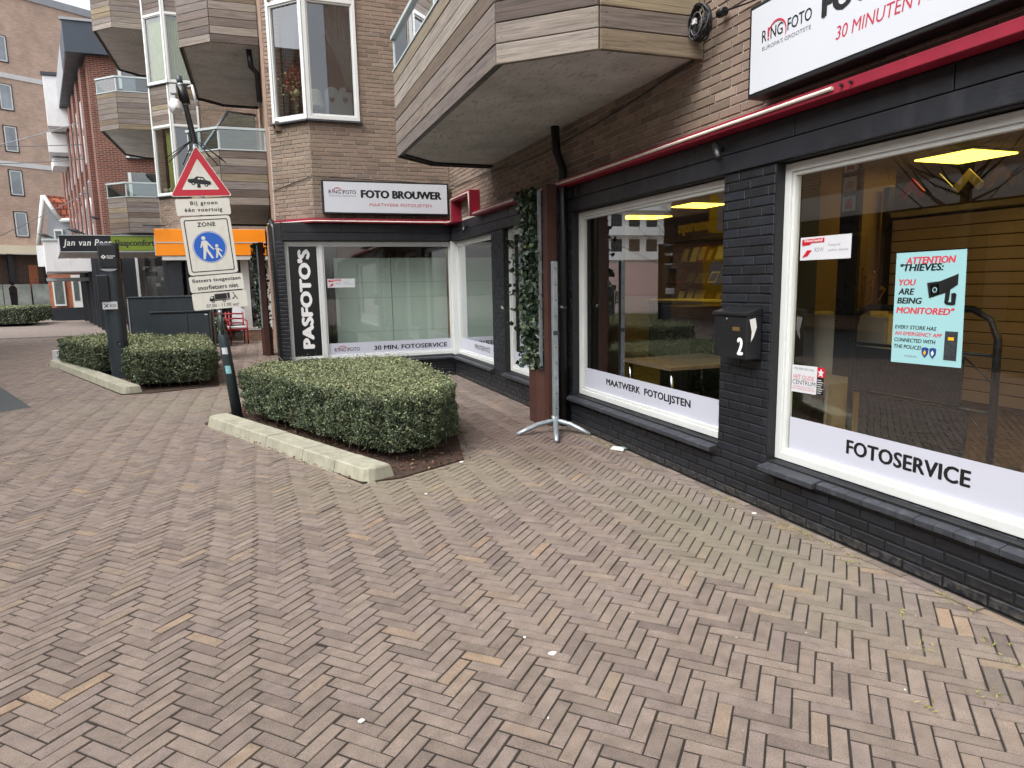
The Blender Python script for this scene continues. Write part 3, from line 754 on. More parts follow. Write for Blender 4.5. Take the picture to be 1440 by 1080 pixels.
# ventilation outlets and glass screens on the second balcony
mb = MB(); mb.tube([(.12, 13.9, 5.78), (.14, 13.95, 5.5), (.24, 14.0, 5.4), (.25, 14.02, 4.9)], .05, 10); mb.build('drain_pipe', 'black_plastic', bld)
# glazed wind screen, sloping top, on the lower balcony of the second wing
mb = MB(); Q = PL((-1.0, 17.0, 0), (1, .35, 0)); mb.extrude([Q.p(.02, 4.0), Q.p(.02, 4.5), Q.p(.65, 5.4), Q.p(1.25, 5.4), Q.p(1.25, 4.0)], Q.n*.012); sc_ = mb.build('wind_screen', 'rail_glass', bld)
mb = MB(); 
mb.tube([Q.p(*a, .006) for a in ((.0, 4.0), (.0, 4.5), (.65, 5.43), (1.28, 5.43))], .035, 4)
mb.build('frame', 'grey_panel', sc_)

# ------------------------------------------------------------------ upstairs bay windows
def bay(C, CL, Wp, ua, ub, z0, z1, c0=.11, wood=None):
    """a corner window: one light on the cut corner, one on the face; frames, panes and the boards between storeys"""
    mb = MB()
    for P, a, b_ in ((C, c0, CL), (Wp, ua, ub)):
        pbox(mb, P, (a, a+.05), (z0, z1), (-.06, .03)); pbox(mb, P, (b_-.05, b_), (z0, z1), (-.06, .03)); pbox(mb, P, (a+.05, b_-.05), (z0, z0+.06), (-.06, .03)); pbox(mb, P, (a+.05, b_-.05), (z1-.06, z1), (-.06, .03))
    f = mb.build('window', 'white_frame', bld, bev=.004)
    for P, a, b_ in ((C, c0, CL), (Wp, ua, ub)):
        mb = MB(); w_ = .022
        pbox(mb, P, (a+.05, a+.05+w_), (z0+.06, z1-.06), (-.05, .01)); pbox(mb, P, (b_-.05-w_, b_-.05), (z0+.06, z1-.06), (-.05, .01)); pbox(mb, P, (a+.07, b_-.07), (z0+.06, z0+.06+w_), (-.05, .01)); pbox(mb, P, (a+.07, b_-.07), (z1-.06-w_, z1-.06), (-.05, .01)); mb.build('bead', 'white_frame', f)
        mb = MB(); pbox(mb, P, (a+.07, b_-.07), (z0+.08, z1-.08), (-.03, -.022)); mb.build('pane', 'house_glass', f)
    mb = MB()
    for P, a, b_ in ((C, c0-.02, CL+.02), (Wp, ua-.02, ub+.03)): mb.extrude([P.p(a, z0-.03, -.05), P.p(a, z0, -.05), P.p(a, z0-.012, .07), P.p(a, z0-.035, .07)], P.u*(b_-a))
    mb.build('window_sill', 'sill_slate', f)
    return f
def wood_panel(C, CL, Wp, ua, ub, z0, z1, c0=.11):
    n = int(round((z1-z0)/.13)); h = (z1-z0)/n
    mb = MB(); 
    for P, a, b_ in ((C, c0, CL), (Wp, ua, ub)): pbox(mb, P, (a, b_), (z0, z1), (-.06, -.01))
    r = mb.build('spandrel', 'black_metal', bld)
    for P, a, b_ in ((C, c0, CL), (Wp, ua, ub)):
        for k in range(n):
            o = link('plank', plank_mesh(b_-a-.11, h-.007), r, P.p((a+b_)/2, z0+h*(k+.5), .012)); o.rotation_euler = (0, 0, math.atan2(P.u.y, P.u.x))
    mb = MB()
    for P, a, b_ in ((C, c0, CL), (Wp, ua, ub)):
        for q0_, q1_ in ((a, a+.05), (b_-.05, b_)): mb = MB(); pbox(mb, P, (q0_, q1_), (z0, z1), (-.06, .03)); mb.build('mullion', 'white_frame', r)
bay(CH0, CHL, PAS, .86, 1.62, 3.97, 5.69); wood_panel(CH0, CHL, PAS, .86, 1.62, 5.69, 6.75)
bay(CH2, CHL, W2, -1.88, -1.2, 4.03, 5.87, c0=.02); wood_panel(CH2, CHL, W2, -1.88, -1.2, 5.87, 6.92, c0=.02)
bay(CH2, CHL, W2, -1.88, -1.2, 6.92, 8.68, c0=.02); wood_panel(CH2, CHL, W2, -1.88, -1.2, 8.68, 9.6, c0=.02)

# ------------------------------------------------------------------ inside the shop
def part(name, mat, parent, a, b_, **k):
    mb = MB(); mb.box(a, b_); return mb.build(name, mat, parent, **k)
part('shop_floor', 'wood_floor', bld, (3.36, -5.9, -.1), (8.89, 12.6, .25)); part('shop_floor', 'wood_floor', bld, (.56, 11.26, -.1), (3.2, 13.4, .33))
part('shop_ceiling', 'ceiling_grey', bld, (3.36, -5.9, 2.62), (8.89, 12.6, 2.8)); part('shop_ceiling', 'ceiling_grey', bld, (.56, 11.31, 2.3), (3.2, 13.4, 2.45))
part('inner_wall', 'wall_ochre', bld, (8.2, -5.9, .25), (8.3, 12.6, 2.62)); part('inner_wall', 'wall_ochre', bld, (3.4, 12.2, .25), (8.2, 12.3, 2.62)); part('inner_wall', 'wall_ochre', bld, (3.4, -3, .25), (8.2, -2.9, 2.62))
part('inner_wall', 'wall_ochre', bld, (.56, 12.6, .33), (3.2, 12.7, 2.3)); part('inner_wall', 'wall_ochre', bld, (3.2, 11.31, -.1), (3.3, 13.4, 2.45))
part('partition', 'rust_wood', bld, (3.36, 6.95, .25), (3.95, 7.05, 2.62)); part('partition', 'wall_ochre', bld, (4.6, 5.55, .25), (6.4, 5.65, 2.62))
for x0, y0, x1, y1 in ((6.05, 4.48, 6.65, 5.05), (6.0, 8.6, 6.6, 9.15), (6.0, 10.42, 6.85, 11.0), (6.05, 1.4, 6.65, 2.0), (6.05, -1.2, 6.65, -.6), (4.4, .4, 5.0, 1.0), (4.4, -1.9, 5.0, -1.3), (5.0, 2.4, 5.6, 3.0), (5.0, 1.25, 5.6, 1.85), (5.0, -.6, 5.6, 0.0)):  # panels outside the frame are unseen, added to brighten the shop and slatted wall
    t = thing('ceiling_light', ((x0+x1)/2, (y0+y1)/2, 2.58), {4.48: 'square yellow ceiling light panel behind the large right shop window', 8.6: 'yellow ceiling light panel seen top right through the custom frames window', 10.42: 'yellow ceiling light panel seen top left through the custom frames window', 1.4: 'added unseen square ceiling light panel at the front end of the shop, past the right picture edge', .4: 'added unseen square ceiling light panel close to the glass, right of the picture', 2.4: 'added unseen square ceiling light panel nearest the slatted wall, outside the picture', 1.25: 'added unseen square ceiling light panel in the middle of the row brightening the slatted wall', -.6: 'added unseen square ceiling light panel at the street end of the row brightening the slatted wall', -1.9: 'added unseen square ceiling light panel close to the glass near the shop entrance', -1.2: 'last added unseen square ceiling light panel at the very front of the shop, outside the picture'}[y0], 'ceiling light', 'ceiling lights in the photo shop')
    part('frame', 'white_frame', t, (x0-.02, y0-.02, 2.60), (x1+.02, y1+.02, 2.619)); part('diffuser', 'lamp_panel', t, (x0, y0, 2.588), (x1, y1, 2.599))
# slatted display wall
t = thing('slat_wall', (6.25, 3.3, .3), 'brown slatted display wall at the back of the shop behind the warning poster', 'display wall')
part('backing', 'slat_gap', t, (6.24, 1.2, .3), (6.28, 5.40, 2.08))
for k in range(16):
    mb = MB(); mb.box((6.215, 1.2, .31+k*.11), (6.24, 5.40, .31+k*.11+.10)); mb.build('slat', 'slat_wood', t, bev=.004)
part('upright', 'black_metal', t, (6.16, 5.41, .3), (6.24, 5.48, 2.4)); part('head_rail', 'wall_cream', t, (6.18, 1.2, 2.09), (6.28, 5.40, 2.14))
cnames = ['red', 'black', 'cream', 'gilded', 'brown', 'dark walnut', 'raspberry', 'slate grey', 'second red', 'second black', 'second cream', 'second gilded']
cols = ['trim_red', 'shop_dark', 'wall_cream', 'gold_frame', 'brown_brick', 'rack_panel', 'text_red', 'cabinet_dark']
for k in range(12):
    y = 5.15-k*.29; mb = MB(); s = .15; P = PL((6.17, y, 2.30), (0, -1, 0)); 
    flat(mb, P, [(0, s), (s, 0), (s-.05, -.05), (0, s-.1), (-s+.05, -.05), (-s, 0)], 0, .02)
    tag(mb.build('frame_corner_sample', cols[k % 8]), '%s picture frame corner sample hung point up in the row above the slatted wall' % cnames[k], 'frame sample', 'frame corner samples above the slatted wall')
# trolley with two dark panels
t = thing('panel_trolley', (4.2, 3.4, .25), 'black tubular trolley holding two dark panels right behind the right shop window', 'trolley')
mb = MB(); c = [(4.2, 3.93, z) for z in (.27, .9, 1.12)]+[(4.2, 3.90, 1.22), (4.2, 3.80, 1.27), (4.2, 3.02, 1.28), (4.2, 2.90, 1.22), (4.2, 2.85, 1.1), (4.2, 2.84, .27)]
mb.tube(c, .024, 10); mb.build('hoop', 'black_metal', t)
for z in (1.0, .64): mb = MB(); mb.tube([(4.2, 3.93, z), (4.2, 2.84, z)], .012, 8); mb.build('rail', 'black_metal', t)
for (a, b_, c_, d) in ((3.87, 3.04, .66, .98), (3.82, 2.99, .29, .63)):
    mb = MB(); mb.box((4.165, b_, c_), (4.19, a, d)); p_ = mb.build('panel', 'rack_panel', t, bev=.003)
    mb = MB(); mb.tube([(4.178, b_, d), (4.2, 2.85, d-.16)], .006, 6); mb.build('stay', 'black_metal', t)
for y in (3.93, 2.84): mb = MB(); mb.box((3.95, y-.03, .25), (4.45, y+.03, .28)); mb.build('foot', 'black_metal', t)
# shelves of frames on the rear wall, and the counter
t = thing('display_shelves', (7.9, 8.5, .25), 'tall display shelves with rows of small frames on the rear wall of the shop', 'shelves')
for z in (.6, 1.0, 1.4, 1.8, 2.2): part('shelf', 'rack_panel', t, (7.75, 5.8, z), (8.18, 12.0, z+.03))
for z in (.63, 1.03, 1.43, 1.83):
    y = 5.95
    while y < 11.8:
        w_ = random.uniform(.14, .3); h_ = random.uniform(.18, .32); mb = MB(); mb.extrude([(7.85, y, z), (7.85, y+w_, z), (7.95, y+w_, z+h_), (7.95, y, z+h_)], (.02, 0, 0)); f = mb.build('photo_frame', random.choice(['shop_dark', 'gold_frame', 'shelf_white', 'rust_wood', 'text_grey', 'trim_red']), t)
        mb = MB(); mb.extrude([(7.848, y+.03, z+.03), (7.848, y+w_-.03, z+.03), (7.934, y+w_-.03, z+h_-.03), (7.934, y+.03, z+h_-.03)], (.006, 0, 0)); mb.build('photo', random.choice(['photo_dark', 'paper_white', 'wall_cream', 'curtain_grey']), f); y += w_+random.uniform(.04, .12)
t = thing('shop_counter', (6.2, 8.0, .25), 'dark shop counter with a pale top deep inside the photo shop', 'counter')
mb = MB(); mb.box((5.9, 6.9, .25), (6.6, 9.6, 1.15)); mb.build('body', 'rack_panel', t, bev=.01); mb = MB(); mb.box((5.85, 6.85, 1.152), (6.65, 9.65, 1.19)); mb.build('top', 'shelf_white', t, bev=.004)
t = thing('cash_terminal', (6.2, 7.6, 1.19), 'black cash terminal standing on the shop counter', 'terminal'); mb = MB(); mb.extrude([(6.0, 7.4, 1.24), (6.0, 7.8, 1.24), (6.12, 7.8, 1.52), (6.12, 7.4, 1.52)], (.03, 0, 0)); mb.build('screen', 'black_plastic', t); part('foot', 'black_plastic', t, (6.0, 7.5, 1.192), (6.2, 7.7, 1.24))
# cupboards
t = thing('low_cupboard', (4.95, 4.75, .25), 'cream low cupboard left of the trolley behind the right shop window', 'cupboard')
mb = MB(); mb.box((4.8, 4.15, .25), (5.3, 5.35, 1.16)); mb.build('carcass', 'shelf_white', t, bev=.004)
for y in (4.17, 4.57, 4.97): mb = MB(); mb.box((4.785, y, .32), (4.8, y+.37, 1.12)); mb.build('door', 'shelf_white', t, bev=.003)
t = thing('low_bench', (4.4, 4.5, .25), 'pale low shelf unit on the shop floor beside the trolley', 'shelf')
part('top', 'wall_cream', t, (4.15, 4.1, .62), (4.75, 5.0, .66)); part('side', 'wall_cream', t, (4.15, 4.1, .25), (4.75, 4.13, .62)); part('side', 'wall_cream', t, (4.15, 4.97, .25), (4.75, 5.0, .62))
# gift cards on a dark stand
for (yy, xx, wd, lab) in ((4.42, 4.6, .13, 'right'), (4.95, 4.6, .14, 'left')):
    t = thing('card_stand', (xx, yy, .25), 'slim dark stand of white gift cards, %s one of two behind the right window' % lab, 'card stand', 'gift card stands')
    part('post', 'shop_dark', t, (xx+.01, yy-.1, .25), (xx+.04, yy+.1, 2.5)); P = PL((xx, yy, 0), (0, -1, 0))
    for k in range(3):
        z = 2.40-k*.155; mb = MB(); pbox(mb, P, (-wd/2, wd/2), (z-.06, z+.06), (.0, .006)); c_ = mb.build('card', 'paper_white', t, bev=.002)
        mb = MB()
        if k == 1: [flat(mb, P, [(q, z-.035), (q+.006, z-.035), (q+.006, z+.03-abs(q)*.4), (q, z+.03-abs(q)*.4)], .007) for q in (-.03, -.012, .006, .024)]
        else: flat(mb, P, [(-.035, z-.04), (.035, z-.04), (.035, z+.012), (-.035, z+.012)], .007); flat(mb, P, [(-.012, z+.012), (.012, z+.012), (.025, z+.035), (-.025, z+.035)], .007)
        mb.build('print', 'text_red' if k != 1 else 'text_grey', c_, kind='stuff')
# gilded ornament on the cupboard
t = thing('gold_ornament', (5.0, 4.62, 1.16), 'gilded branching ornament standing on the cream cupboard', 'ornament')
mb = MB(); mb.box((4.9, 4.42, 1.165), (5.1, 4.82, 1.21)); mb.build('base', 'wall_cream', t)
mb = MB()
for k in range(26):
    a = random.uniform(-.2, .2); b0 = random.uniform(.1, .38); mb.tube([(5, 4.62+a*.3, 1.21), (5, 4.62+a, 1.21+b0*.5), (5+random.uniform(-.05, .05), 4.62+a*1.1, 1.21+b0)], .006, 5); mb.ball((5, 4.62+a*1.1, 1.21+b0), .018, 6, 4)
mb.build('branches', 'gold_frame', t, kind='stuff')
# table behind the middle window
t = thing('work_table', (3.95, 5.75, .25), 'wooden topped table on chrome legs behind the middle shop window', 'table')
mb = MB(); mb.box((3.5, 5.32, .665), (4.5, 6.2, .70)); mb.build('table_top', 'table_wood', t, bev=.004)
for x, y in ((3.56, 5.38), (4.44, 5.38), (3.56, 6.14), (4.44, 6.14)): mb = MB(); mb.tube([(x, y, .25), (x, y, .665)], .02, 10); mb.build('leg', 'chrome', t)
t = thing('dark_cabinet', (4.6, 6.5, .25), 'dark cabinet standing behind the table, seen through the middle window', 'cabinet')
mb = MB(); mb.box((4.4, 6.35, .25), (5.0, 6.9, 1.2)); mb.build('carcass', 'rack_panel', t, bev=.004); mb = MB(); mb.box((4.43, 6.335, .3), (4.97, 6.35, 1.16)); mb.build('door', 'shop_dark', t, bev=.003)
# backdrop boards in the passport photo window
t = thing('window_backdrop', (2.1, 11.5, .33), 'pale green display boards standing behind the passport photo window', 'display board')
for (a, b_) in ((1.16, 2.075), (2.085, 3.03)):
    zs = [.335, .74, 1.30, 1.55, 1.95]
    for c_, d in zip(zs, zs[1:]): mb = MB(); mb.box((a, 11.45, c_+.002), (b_, 11.475, d-.002)); mb.build('board', 'backdrop_green', t)
part('post', 'gold_frame', t, (3.04, 11.4, .335), (3.09, 11.5, 2.25)); part('post', 'black_metal', t, (1.08, 11.46, .335), (1.13, 11.5, 2.0))
t = thing('display_board', (4.0, 9.9, .25), 'pale green leaning display board behind the print service window', 'display board')
mb = MB(); mb.extrude([(3.75, 9.1, .3), (4.3, 11.3, .3), (4.3, 11.3, 1.62), (3.75, 9.1, 1.62)], (.03, 0, 0)); mb.build('board', 'backdrop_green', t)
mb = MB(); mb.extrude([(3.6, 9.1, .9), (4.1, 11.1, .9), (4.1, 11.1, .93), (3.6, 9.1, .93)], (.2, 0, 0)); mb.build('shelf', 'shelf_white', t)
t = thing('beige_screen', (3.5, 7.9, .25), 'beige folding screen standing behind the ivy covered window', 'screen')
for k in range(3): mb = MB(); mb.box((3.45+.02*(k % 2), 7.15+k*.5, .26), (3.48+.02*(k % 2), 7.64+k*.5, 2.0)); mb.build('leaf_panel', 'wall_cream', t, bev=.003)
# small notice cards
mb = MB(); P = G3; pbox(mb, P, (-9.18, -8.99), (.80, .92), (-.05, -.047)); o = tag(mb.build('notice_card', 'paper_white'), 'small white notice stuck inside the print service window beside the brick pier', 'notice')
text('lettering', 'OPEN UREN', P, -9.16, .86, -9.01, .89, -.046, 'text_grey', o)

# ------------------------------------------------------------------ upstairs rooms
part('room_back', 'room_dark', bld, (.55, 13.0, 3.9), (3.0, 13.1, 5.8)); part('room_floor', 'wood_floor', bld, (.4, 11.31, 3.85), (3.0, 13.1, 3.99)); part('room_ceiling', 'wall_cream', bld, (.4, 11.31, 5.70), (3.0, 13.1, 5.75)); part('room_side', 'room_dark', bld, (1.9, 11.31, 3.99), (1.95, 13.0, 5.7))
part('room_back', 'room_dark', bld, (-2.1, 23, 3.5), (.3, 23.1, 12)); part('room_floor', 'room_dark', bld, (-2.1, 21.62, 6.4), (.3, 23, 6.5)); part('room_floor', 'room_dark', bld, (-2.1, 21.62, 3.5), (.3, 23, 3.6)); part('room_side', 'room_dark', bld, (-.9, 21.25, 3.5), (-.85, 23, 12))
def drape(P, u0, u1, z0, z1, n, mat, name='curtain', folds=14, amp=.025, skew=0, tie=None, **k):
    mb = MB(); mb.smooth = True; N = folds*4; rows = 10; kk = len(mb.v); vs = []; fs = []
    for j in range(rows+1):
        t = j/rows
        for i in range(N+1):
            s = i/N; uu = u0+(u1-u0)*s
            if tie: uu = uu+(tie[0]-uu)*(math.sin(min(1, (1-t)/tie[1])*math.pi/2)**2)*tie[2]
            vs.append(P.p(uu, z0+(z1-z0)*t, n+amp*math.sin(s*folds*2*math.pi)))
    for j in range(rows):
        for i in range(N): a = j*(N+1)+i; fs.append((a, a+1, a+N+2, a+N+1))
    mb.add(vs, fs); o = mb.build(name, mat, None, **k)
    md = o.modifiers.new('thickness', 'SOLIDIFY'); md.thickness = .002; return o
drape(PAS, 1.10, 1.56, 4.45, 5.65, -.22, 'curtain_grey', label='grey gathered curtain pulled to the right of the corner window above the shop', cat='curtain', tie=(1.56, 1.0, .8), folds=8)
drape(CH0, .2, .5, 4.05, 5.65, -.2, 'curtain_grey', label='dark net curtain in the left light of the corner window above the shop', cat='curtain', folds=6, tie=(.18, 1.0, .85))
drape(CH2, .12, .70, 6.98, 8.62, -.1, 'curtain_yellow', label='long pale yellow curtain in the left light of the upper corner window', cat='curtain', folds=9)
drape(W2, -1.80, -1.27, 6.98, 8.62, -.1, 'curtain_yellow', label='long pale yellow curtain in the right light of the upper corner window', cat='curtain', folds=9)
drape(CH2, .35, .55, 4.1, 5.8, -.15, 'curtain_yellow', label='narrow olive curtain in the lower corner window above the pot plants', cat='curtain', folds=4)
def leafsoup(name, centers, size, mat, parent=None, rnd=None, label=None, cat=None, kind='stuff', up=None, fold=.35, aspect=.6):
    """folded four-cornered leaves scattered at centers"""
    N = len(centers); d = RNG.normal(size=(N, 3)); 
    if up is not None: d = d*.75+up
    d /= np.linalg.norm(d, axis=1, keepdims=True)                     # leaf normal
    t = np.cross(d, RNG.normal(size=(N, 3))); t /= np.linalg.norm(t, axis=1, keepdims=True); s = np.cross(d, t)
    sz = size*RNG.uniform(.65, 1.3, (N, 1)); C = centers
    v = np.stack([C-t*sz*.55, C+s*sz*aspect*.5+d*sz*fold*.4, C+t*sz*.55, C-s*sz*aspect*.5+d*sz*fold*.4], 1)
    return soup(name, v, 4, mat, parent, RNG.random(N) if rnd is None else rnd, kind, quads=[[0, 1, 2], [0, 2, 3]], label=label, cat=cat)
# flower vase, lamp and heart-backed chairs
t = thing('flower_vase', (.72, 11.32, 3.99), 'glass vase with dried red and cream flowers on the sill of the corner window', 'vase')
mb = MB(); mb.tube([(.72, 11.32, 3.99), (.72, 11.32, 4.02), (.72, 11.32, 4.28), (.72, 11.32, 4.33)], [.05, .055, .04, .05], 12, cap=False); mb.build('vase_glass', 'rail_glass', t)
mb = MB()
for k in range(14): a = random.uniform(-.14, .12); mb.tube([(.72, 11.32, 4.0), (.72+a*.3, 11.32, 4.35), (.72+a, 11.32+random.uniform(-.06, .06), random.uniform(4.5, 4.9))], .005, 4)
mb.build('stems', 'dry_straw', t, kind='stuff')
n = 500; u = RNG.normal(size=(n, 3)); cc = np.array([.70, 11.32, 4.60])+u*np.array([.055, .04, .10]); leafsoup('blossom', cc, .045, 'flower_red', t)
u = RNG.normal(size=(160, 3)); leafsoup('blossom', np.array([.71, 11.30, 4.50])+u*np.array([.07, .04, .13]), .04, 'flower_cream', t)
mb = MB(); mb.ball((.74, 11.27, 4.41), .05, 10, 8); mb.build('cream_blossom', 'flower_cream', t)
t = thing('table_lamp', (1.04, 11.6, 3.99), 'small table lamp with a pale shade in the corner window', 'lamp')
mb = MB(); mb.tube([(1.04, 11.6, 3.99), (1.04, 11.6, 4.32)], .02, 8); mb.build('stand', 'brass', t)
mb = MB(); mb.tube([(1.04, 11.6, 4.30), (1.04, 11.6, 4.55)], [.13, .09], 16, cap=False); mb.build('lamp_shade', 'wall_cream', t)
for k, (x, y) in enumerate(((1.30, 11.65), (1.50, 11.62))):
    t = thing('wooden_chair', (x, y, 3.99), ['wooden chair back with a heart cut-out beside the lamp in the corner window', 'wooden chair back with a heart cut-out at the right edge of the corner window'][k], 'chair')
    P = PL((x, y, 0), (1, 0, 0)); mb = MB(); flat(mb, P, [(-.11, 3.995), (.11, 3.995), (.11, 4.52)]+arcpts(0, 4.52, .11, 0, 180, 10)[1:-1]+[(-.11, 4.52)], 0, .03); mb.build('backrest', 'grey_panel', t)
    mb = MB(); flat(mb, P, [(0, 4.38), (.045, 4.435), (.035, 4.465), (.012, 4.47), (0, 4.455), (-.012, 4.47), (-.035, 4.465), (-.045, 4.435)], .0305, .001); mb.build('heart', 'room_dark', t)
for k, (x, y) in enumerate(((-2.24, 21.7), (-2.05, 21.55))):
    t = thing('pot_plant', (x, y, 4.0), ['potted plant with upright leaves at the left of the lower corner window', 'potted plant with upright leaves at the right of the lower corner window'][k], 'pot plant', None)
    mb = MB(); mb.tube([(x, y, 4.09), (x, y, 4.28)], [.075, .1], 12); mb.build('pot', 'wall_cream', t)
    mb = MB()
    for q in range(16):
        a = random.uniform(0, 6.28); r = random.uniform(.02, .1); h = random.uniform(.2, .34)
        mb.extrude([(x, y, 4.27), (x+math.cos(a)*.02, y+math.sin(a)*.02, 4.27), (x+math.cos(a)*r, y+math.sin(a)*r, 4.27+h)], (.003, .003, 0))
    mb.build('leaves', 'conifer_leaf', t, kind='stuff')

# ------------------------------------------------------------------ light box signs
def lightbox(P, u0, u1, v0, v1, n0, n1, label):
    c = P.p((u0+u1)/2, v0, n1); t = thing('shop_sign', c, label, 'shop sign')
    mb = MB(); pbox(mb, P, (u0, u1), (v0, v1), (n0, n1-.006)); h = mb.build('housing', 'black_metal', t, bev=.006)
    mb = MB(); e = .025; pbox(mb, P, (u0+e, u1-e), (v0+e, v1-e), (n1-.007, n1)); f = mb.build('face', 'sign_white', t)
    return t, f, P.at(n1)
t, f, P = lightbox(MAIN, -3.55, -1.6, 2.565, 3.085, .02, .155, 'large white light box with the 30 minute photo text above the right shop window')
ring_logo(P, -3.428, -3.046, 2.852, 2.915, .0012, f)
text('lettering', "EUROPA'S GROOTSTE", P, -3.424, 2.805, -3.048, 2.827, .0012, 'text_grey', f)
text('lettering', 'FOTO BROUWER', P, -2.968, 2.830, -1.73, 2.95, .0012, 'text_black', f, .024)
text('lettering', '30 MINUTEN FOTOSERVICE', P, -2.875, 2.690, -1.915, 2.755, .0012, 'text_red', f, -.002, shear=.15)
t, f, P = lightbox(PAS, .985, 2.935, 2.582, 3.08, .02, .15, 'white light box with the shop name above the passport photo window')
ring_logo(P, 1.082, 1.483, 2.880, 2.935, .0012, f)
text('lettering', "EUROPA'S GROOTSTE", P, 1.085, 2.838, 1.48, 2.858, .0012, 'text_grey', f)
text('lettering', 'FOTO BROUWER', P, 1.565, 2.829, 2.81, 2.94, .0012, 'text_black', f, .025)
text('lettering', 'MAATWERK FOTOLIJSTEN', P, 1.683, 2.690, 2.652, 2.750, .0012, 'text_red', f, -.004)

# ------------------------------------------------------------------ poster and stickers on the glass
def card(name, P, quad, mat, label, cat, n=-.036):
    mb = MB(); flat(mb, P, quad, n, .0012); o = mb.build(name, mat); return tag(o, label, cat)
po = card('poster', G3, [(-2.655, 1.05), (-2.27, 1.058), (-2.285, 1.615), (-2.66, 1.612)], 'poster_blue', 'pale blue warning poster to thieves taped inside the right shop window', 'poster')
n = -.0345; D = G3
for s, a, c_, b_, d, mt, wt in (('ATTENTION', -2.60, 1.555, -2.337, 1.588, 'poster_red', .02), ('"THIEVES:', -2.632, 1.520, -2.395, 1.555, 'text_black', .02), ('YOU', -2.635, 1.448, -2.54, 1.478, 'poster_red', .02),
                              ('ARE', -2.635, 1.402, -2.545, 1.432, 'text_black', .02), ('BEING', -2.638, 1.356, -2.50, 1.386, 'text_black', .02), ('MONITORED"', -2.64, 1.306, -2.325, 1.338, 'poster_red', .02),
                              ('EVERY STORE HAS', -2.642, 1.226, -2.41, 1.245, 'text_black', .012), ('AN EMERGENCY APP', -2.642, 1.194, -2.378, 1.213, 'poster_red', .012), ('CONNECTED WITH', -2.642, 1.160, -2.41, 1.179, 'text_black', .012),
                              ('THE POLICE!', -2.642, 1.126, -2.485, 1.145, 'text_black', .012), ('VOORBURG', -2.58, 1.083, -2.505, 1.094, 'text_grey', 0)):
    text('lettering', s, D, a, c_, b_, d, n, mt, po, wt, shear=.16 if mt != 'text_grey' else 0)
mb = MB(); q = lambda pts: flat(mb, D, [(-2.476+x*.163, 1.353+y*.149) for x, y in pts], n)
q([(.0, .72), (.42, .77), (.98, 1.0), (.98, .66), (.62, .40), (.10, .22)]); mb.build('camera_picture', 'text_black', po)
mb = MB(); q([(.12, .66), (.38, .68), (.42, .32), (.16, .30)]); mb.build('camera_picture', 'poster_blue', po)
mb = MB(); flat(mb, D, [(-2.476+x*.163, 1.353+y*.149) for x, y in [(.17, .62), (.34, .64), (.37, .36), (.20, .34)]], n+.0006); mb.build('camera_picture', 'text_black', po)
mb = MB(); arc_flat(mb, D, -2.476+.275*.163, 1.353+.49*.149, .009, .0125, 0, 360, n+.0012); mb.build('camera_picture', 'poster_blue', po)
mb = MB(); flat(mb, D, [(-2.476+x*.163, 1.353+y*.149) for x, y in [(.62, .40), (.76, .50), (.74, .16), (.66, .02), (.60, .08)]], n); mb.build('camera_picture', 'text_black', po)
mb = MB(); flat(mb, D, [(-2.476+x*.163, 1.353+y*.149) for x, y in [(.80, .38), (.92, .40), (.96, .34), (.94, .02), (.84, .0), (.66, .02), (.66, .10), (.82, .10)]], n); mb.build('camera_picture', 'text_black', po)
mb = MB(); pbox(mb, D, (-2.362, -2.297), (1.088, 1.228), (n, n+.001)); mb.build('photo_print', 'photo_dark', po)
mb = MB(); pbox(mb, D, (-2.345, -2.315), (1.185, 1.20), (n+.0012, n+.0016)); mb.build('photo_print', 'yellow_ink', po)
for cu in (-2.462, -2.42):
    mb = MB(); flat(mb, D, [(cu-.018, 1.137), (cu, 1.142), (cu+.018, 1.137), (cu+.017, 1.11), (cu, 1.088), (cu-.017, 1.11)], n); sh_ = mb.build('shield', 'shield_blue', po)
    mb = MB(); flat(mb, D, [(cu, 1.128), (cu+.008, 1.115), (cu, 1.1), (cu-.008, 1.115)], n+.0012); mb.build('emblem', 'yellow_ink' if cu < -2.45 else 'text_white', sh_)
def rdw(P, u0, u1, v0, v1, label, n=-.036):
    w_ = u1-u0; h = v1-v0
    o = card('sticker', P, [(u0, v0), (u1, v0), (u1, v1), (u0, v1)], 'paper_white', label, 'sticker', n); k = n+.0014
    mb = MB(); flat(mb, P, [(u0+.04*w_, v0+.64*h), (u0+.20*w_, v0+.66*h), (u0+.23*w_, v0+.74*h), (u0+.49*w_, v0+.74*h), (u0+.49*w_, v0+.93*h), (u0+.04*w_, v0+.90*h)], k); mb.build('red_band', 'sign_red', o)
    text('lettering', 'Erkend bedrijf', P, u0+.09*w_, v0+.76*h, u0+.46*w_, v0+.89*h, k+.0022, 'text_white', o, .01)
    mb = MB(); flat(mb, P, [(u0+.05*w_, v0+.12*h), (u0+.16*w_, v0+.18*h), (u0+.24*w_, v0+.42*h), (u0+.15*w_, v0+.44*h)], k); mb.build('emblem', 'sign_red', o)
    text('lettering', 'RDW', P, u0+.30*w_, v0+.34*h, u0+.48*w_, v0+.52*h, k, 'text_grey', o)
    text('lettering', 'Fotograaf', P, u0+.57*w_, v0+.52*h, u0+.80*w_, v0+.66*h, k, 'text_grey', o); text('lettering', 'pasfoto rijbewijs', P, u0+.57*w_, v0+.30*h, u0+.95*w_, v0+.44*h, k, 'text_grey', o)
rdw(G3, -3.336, -2.955, 1.60, 1.735, 'white and red approved business sticker at the left edge of the right shop window')
rdw(GQ, 1.01, 1.43, 1.478, 1.615, 'white and red approved business sticker in the passport photo window')
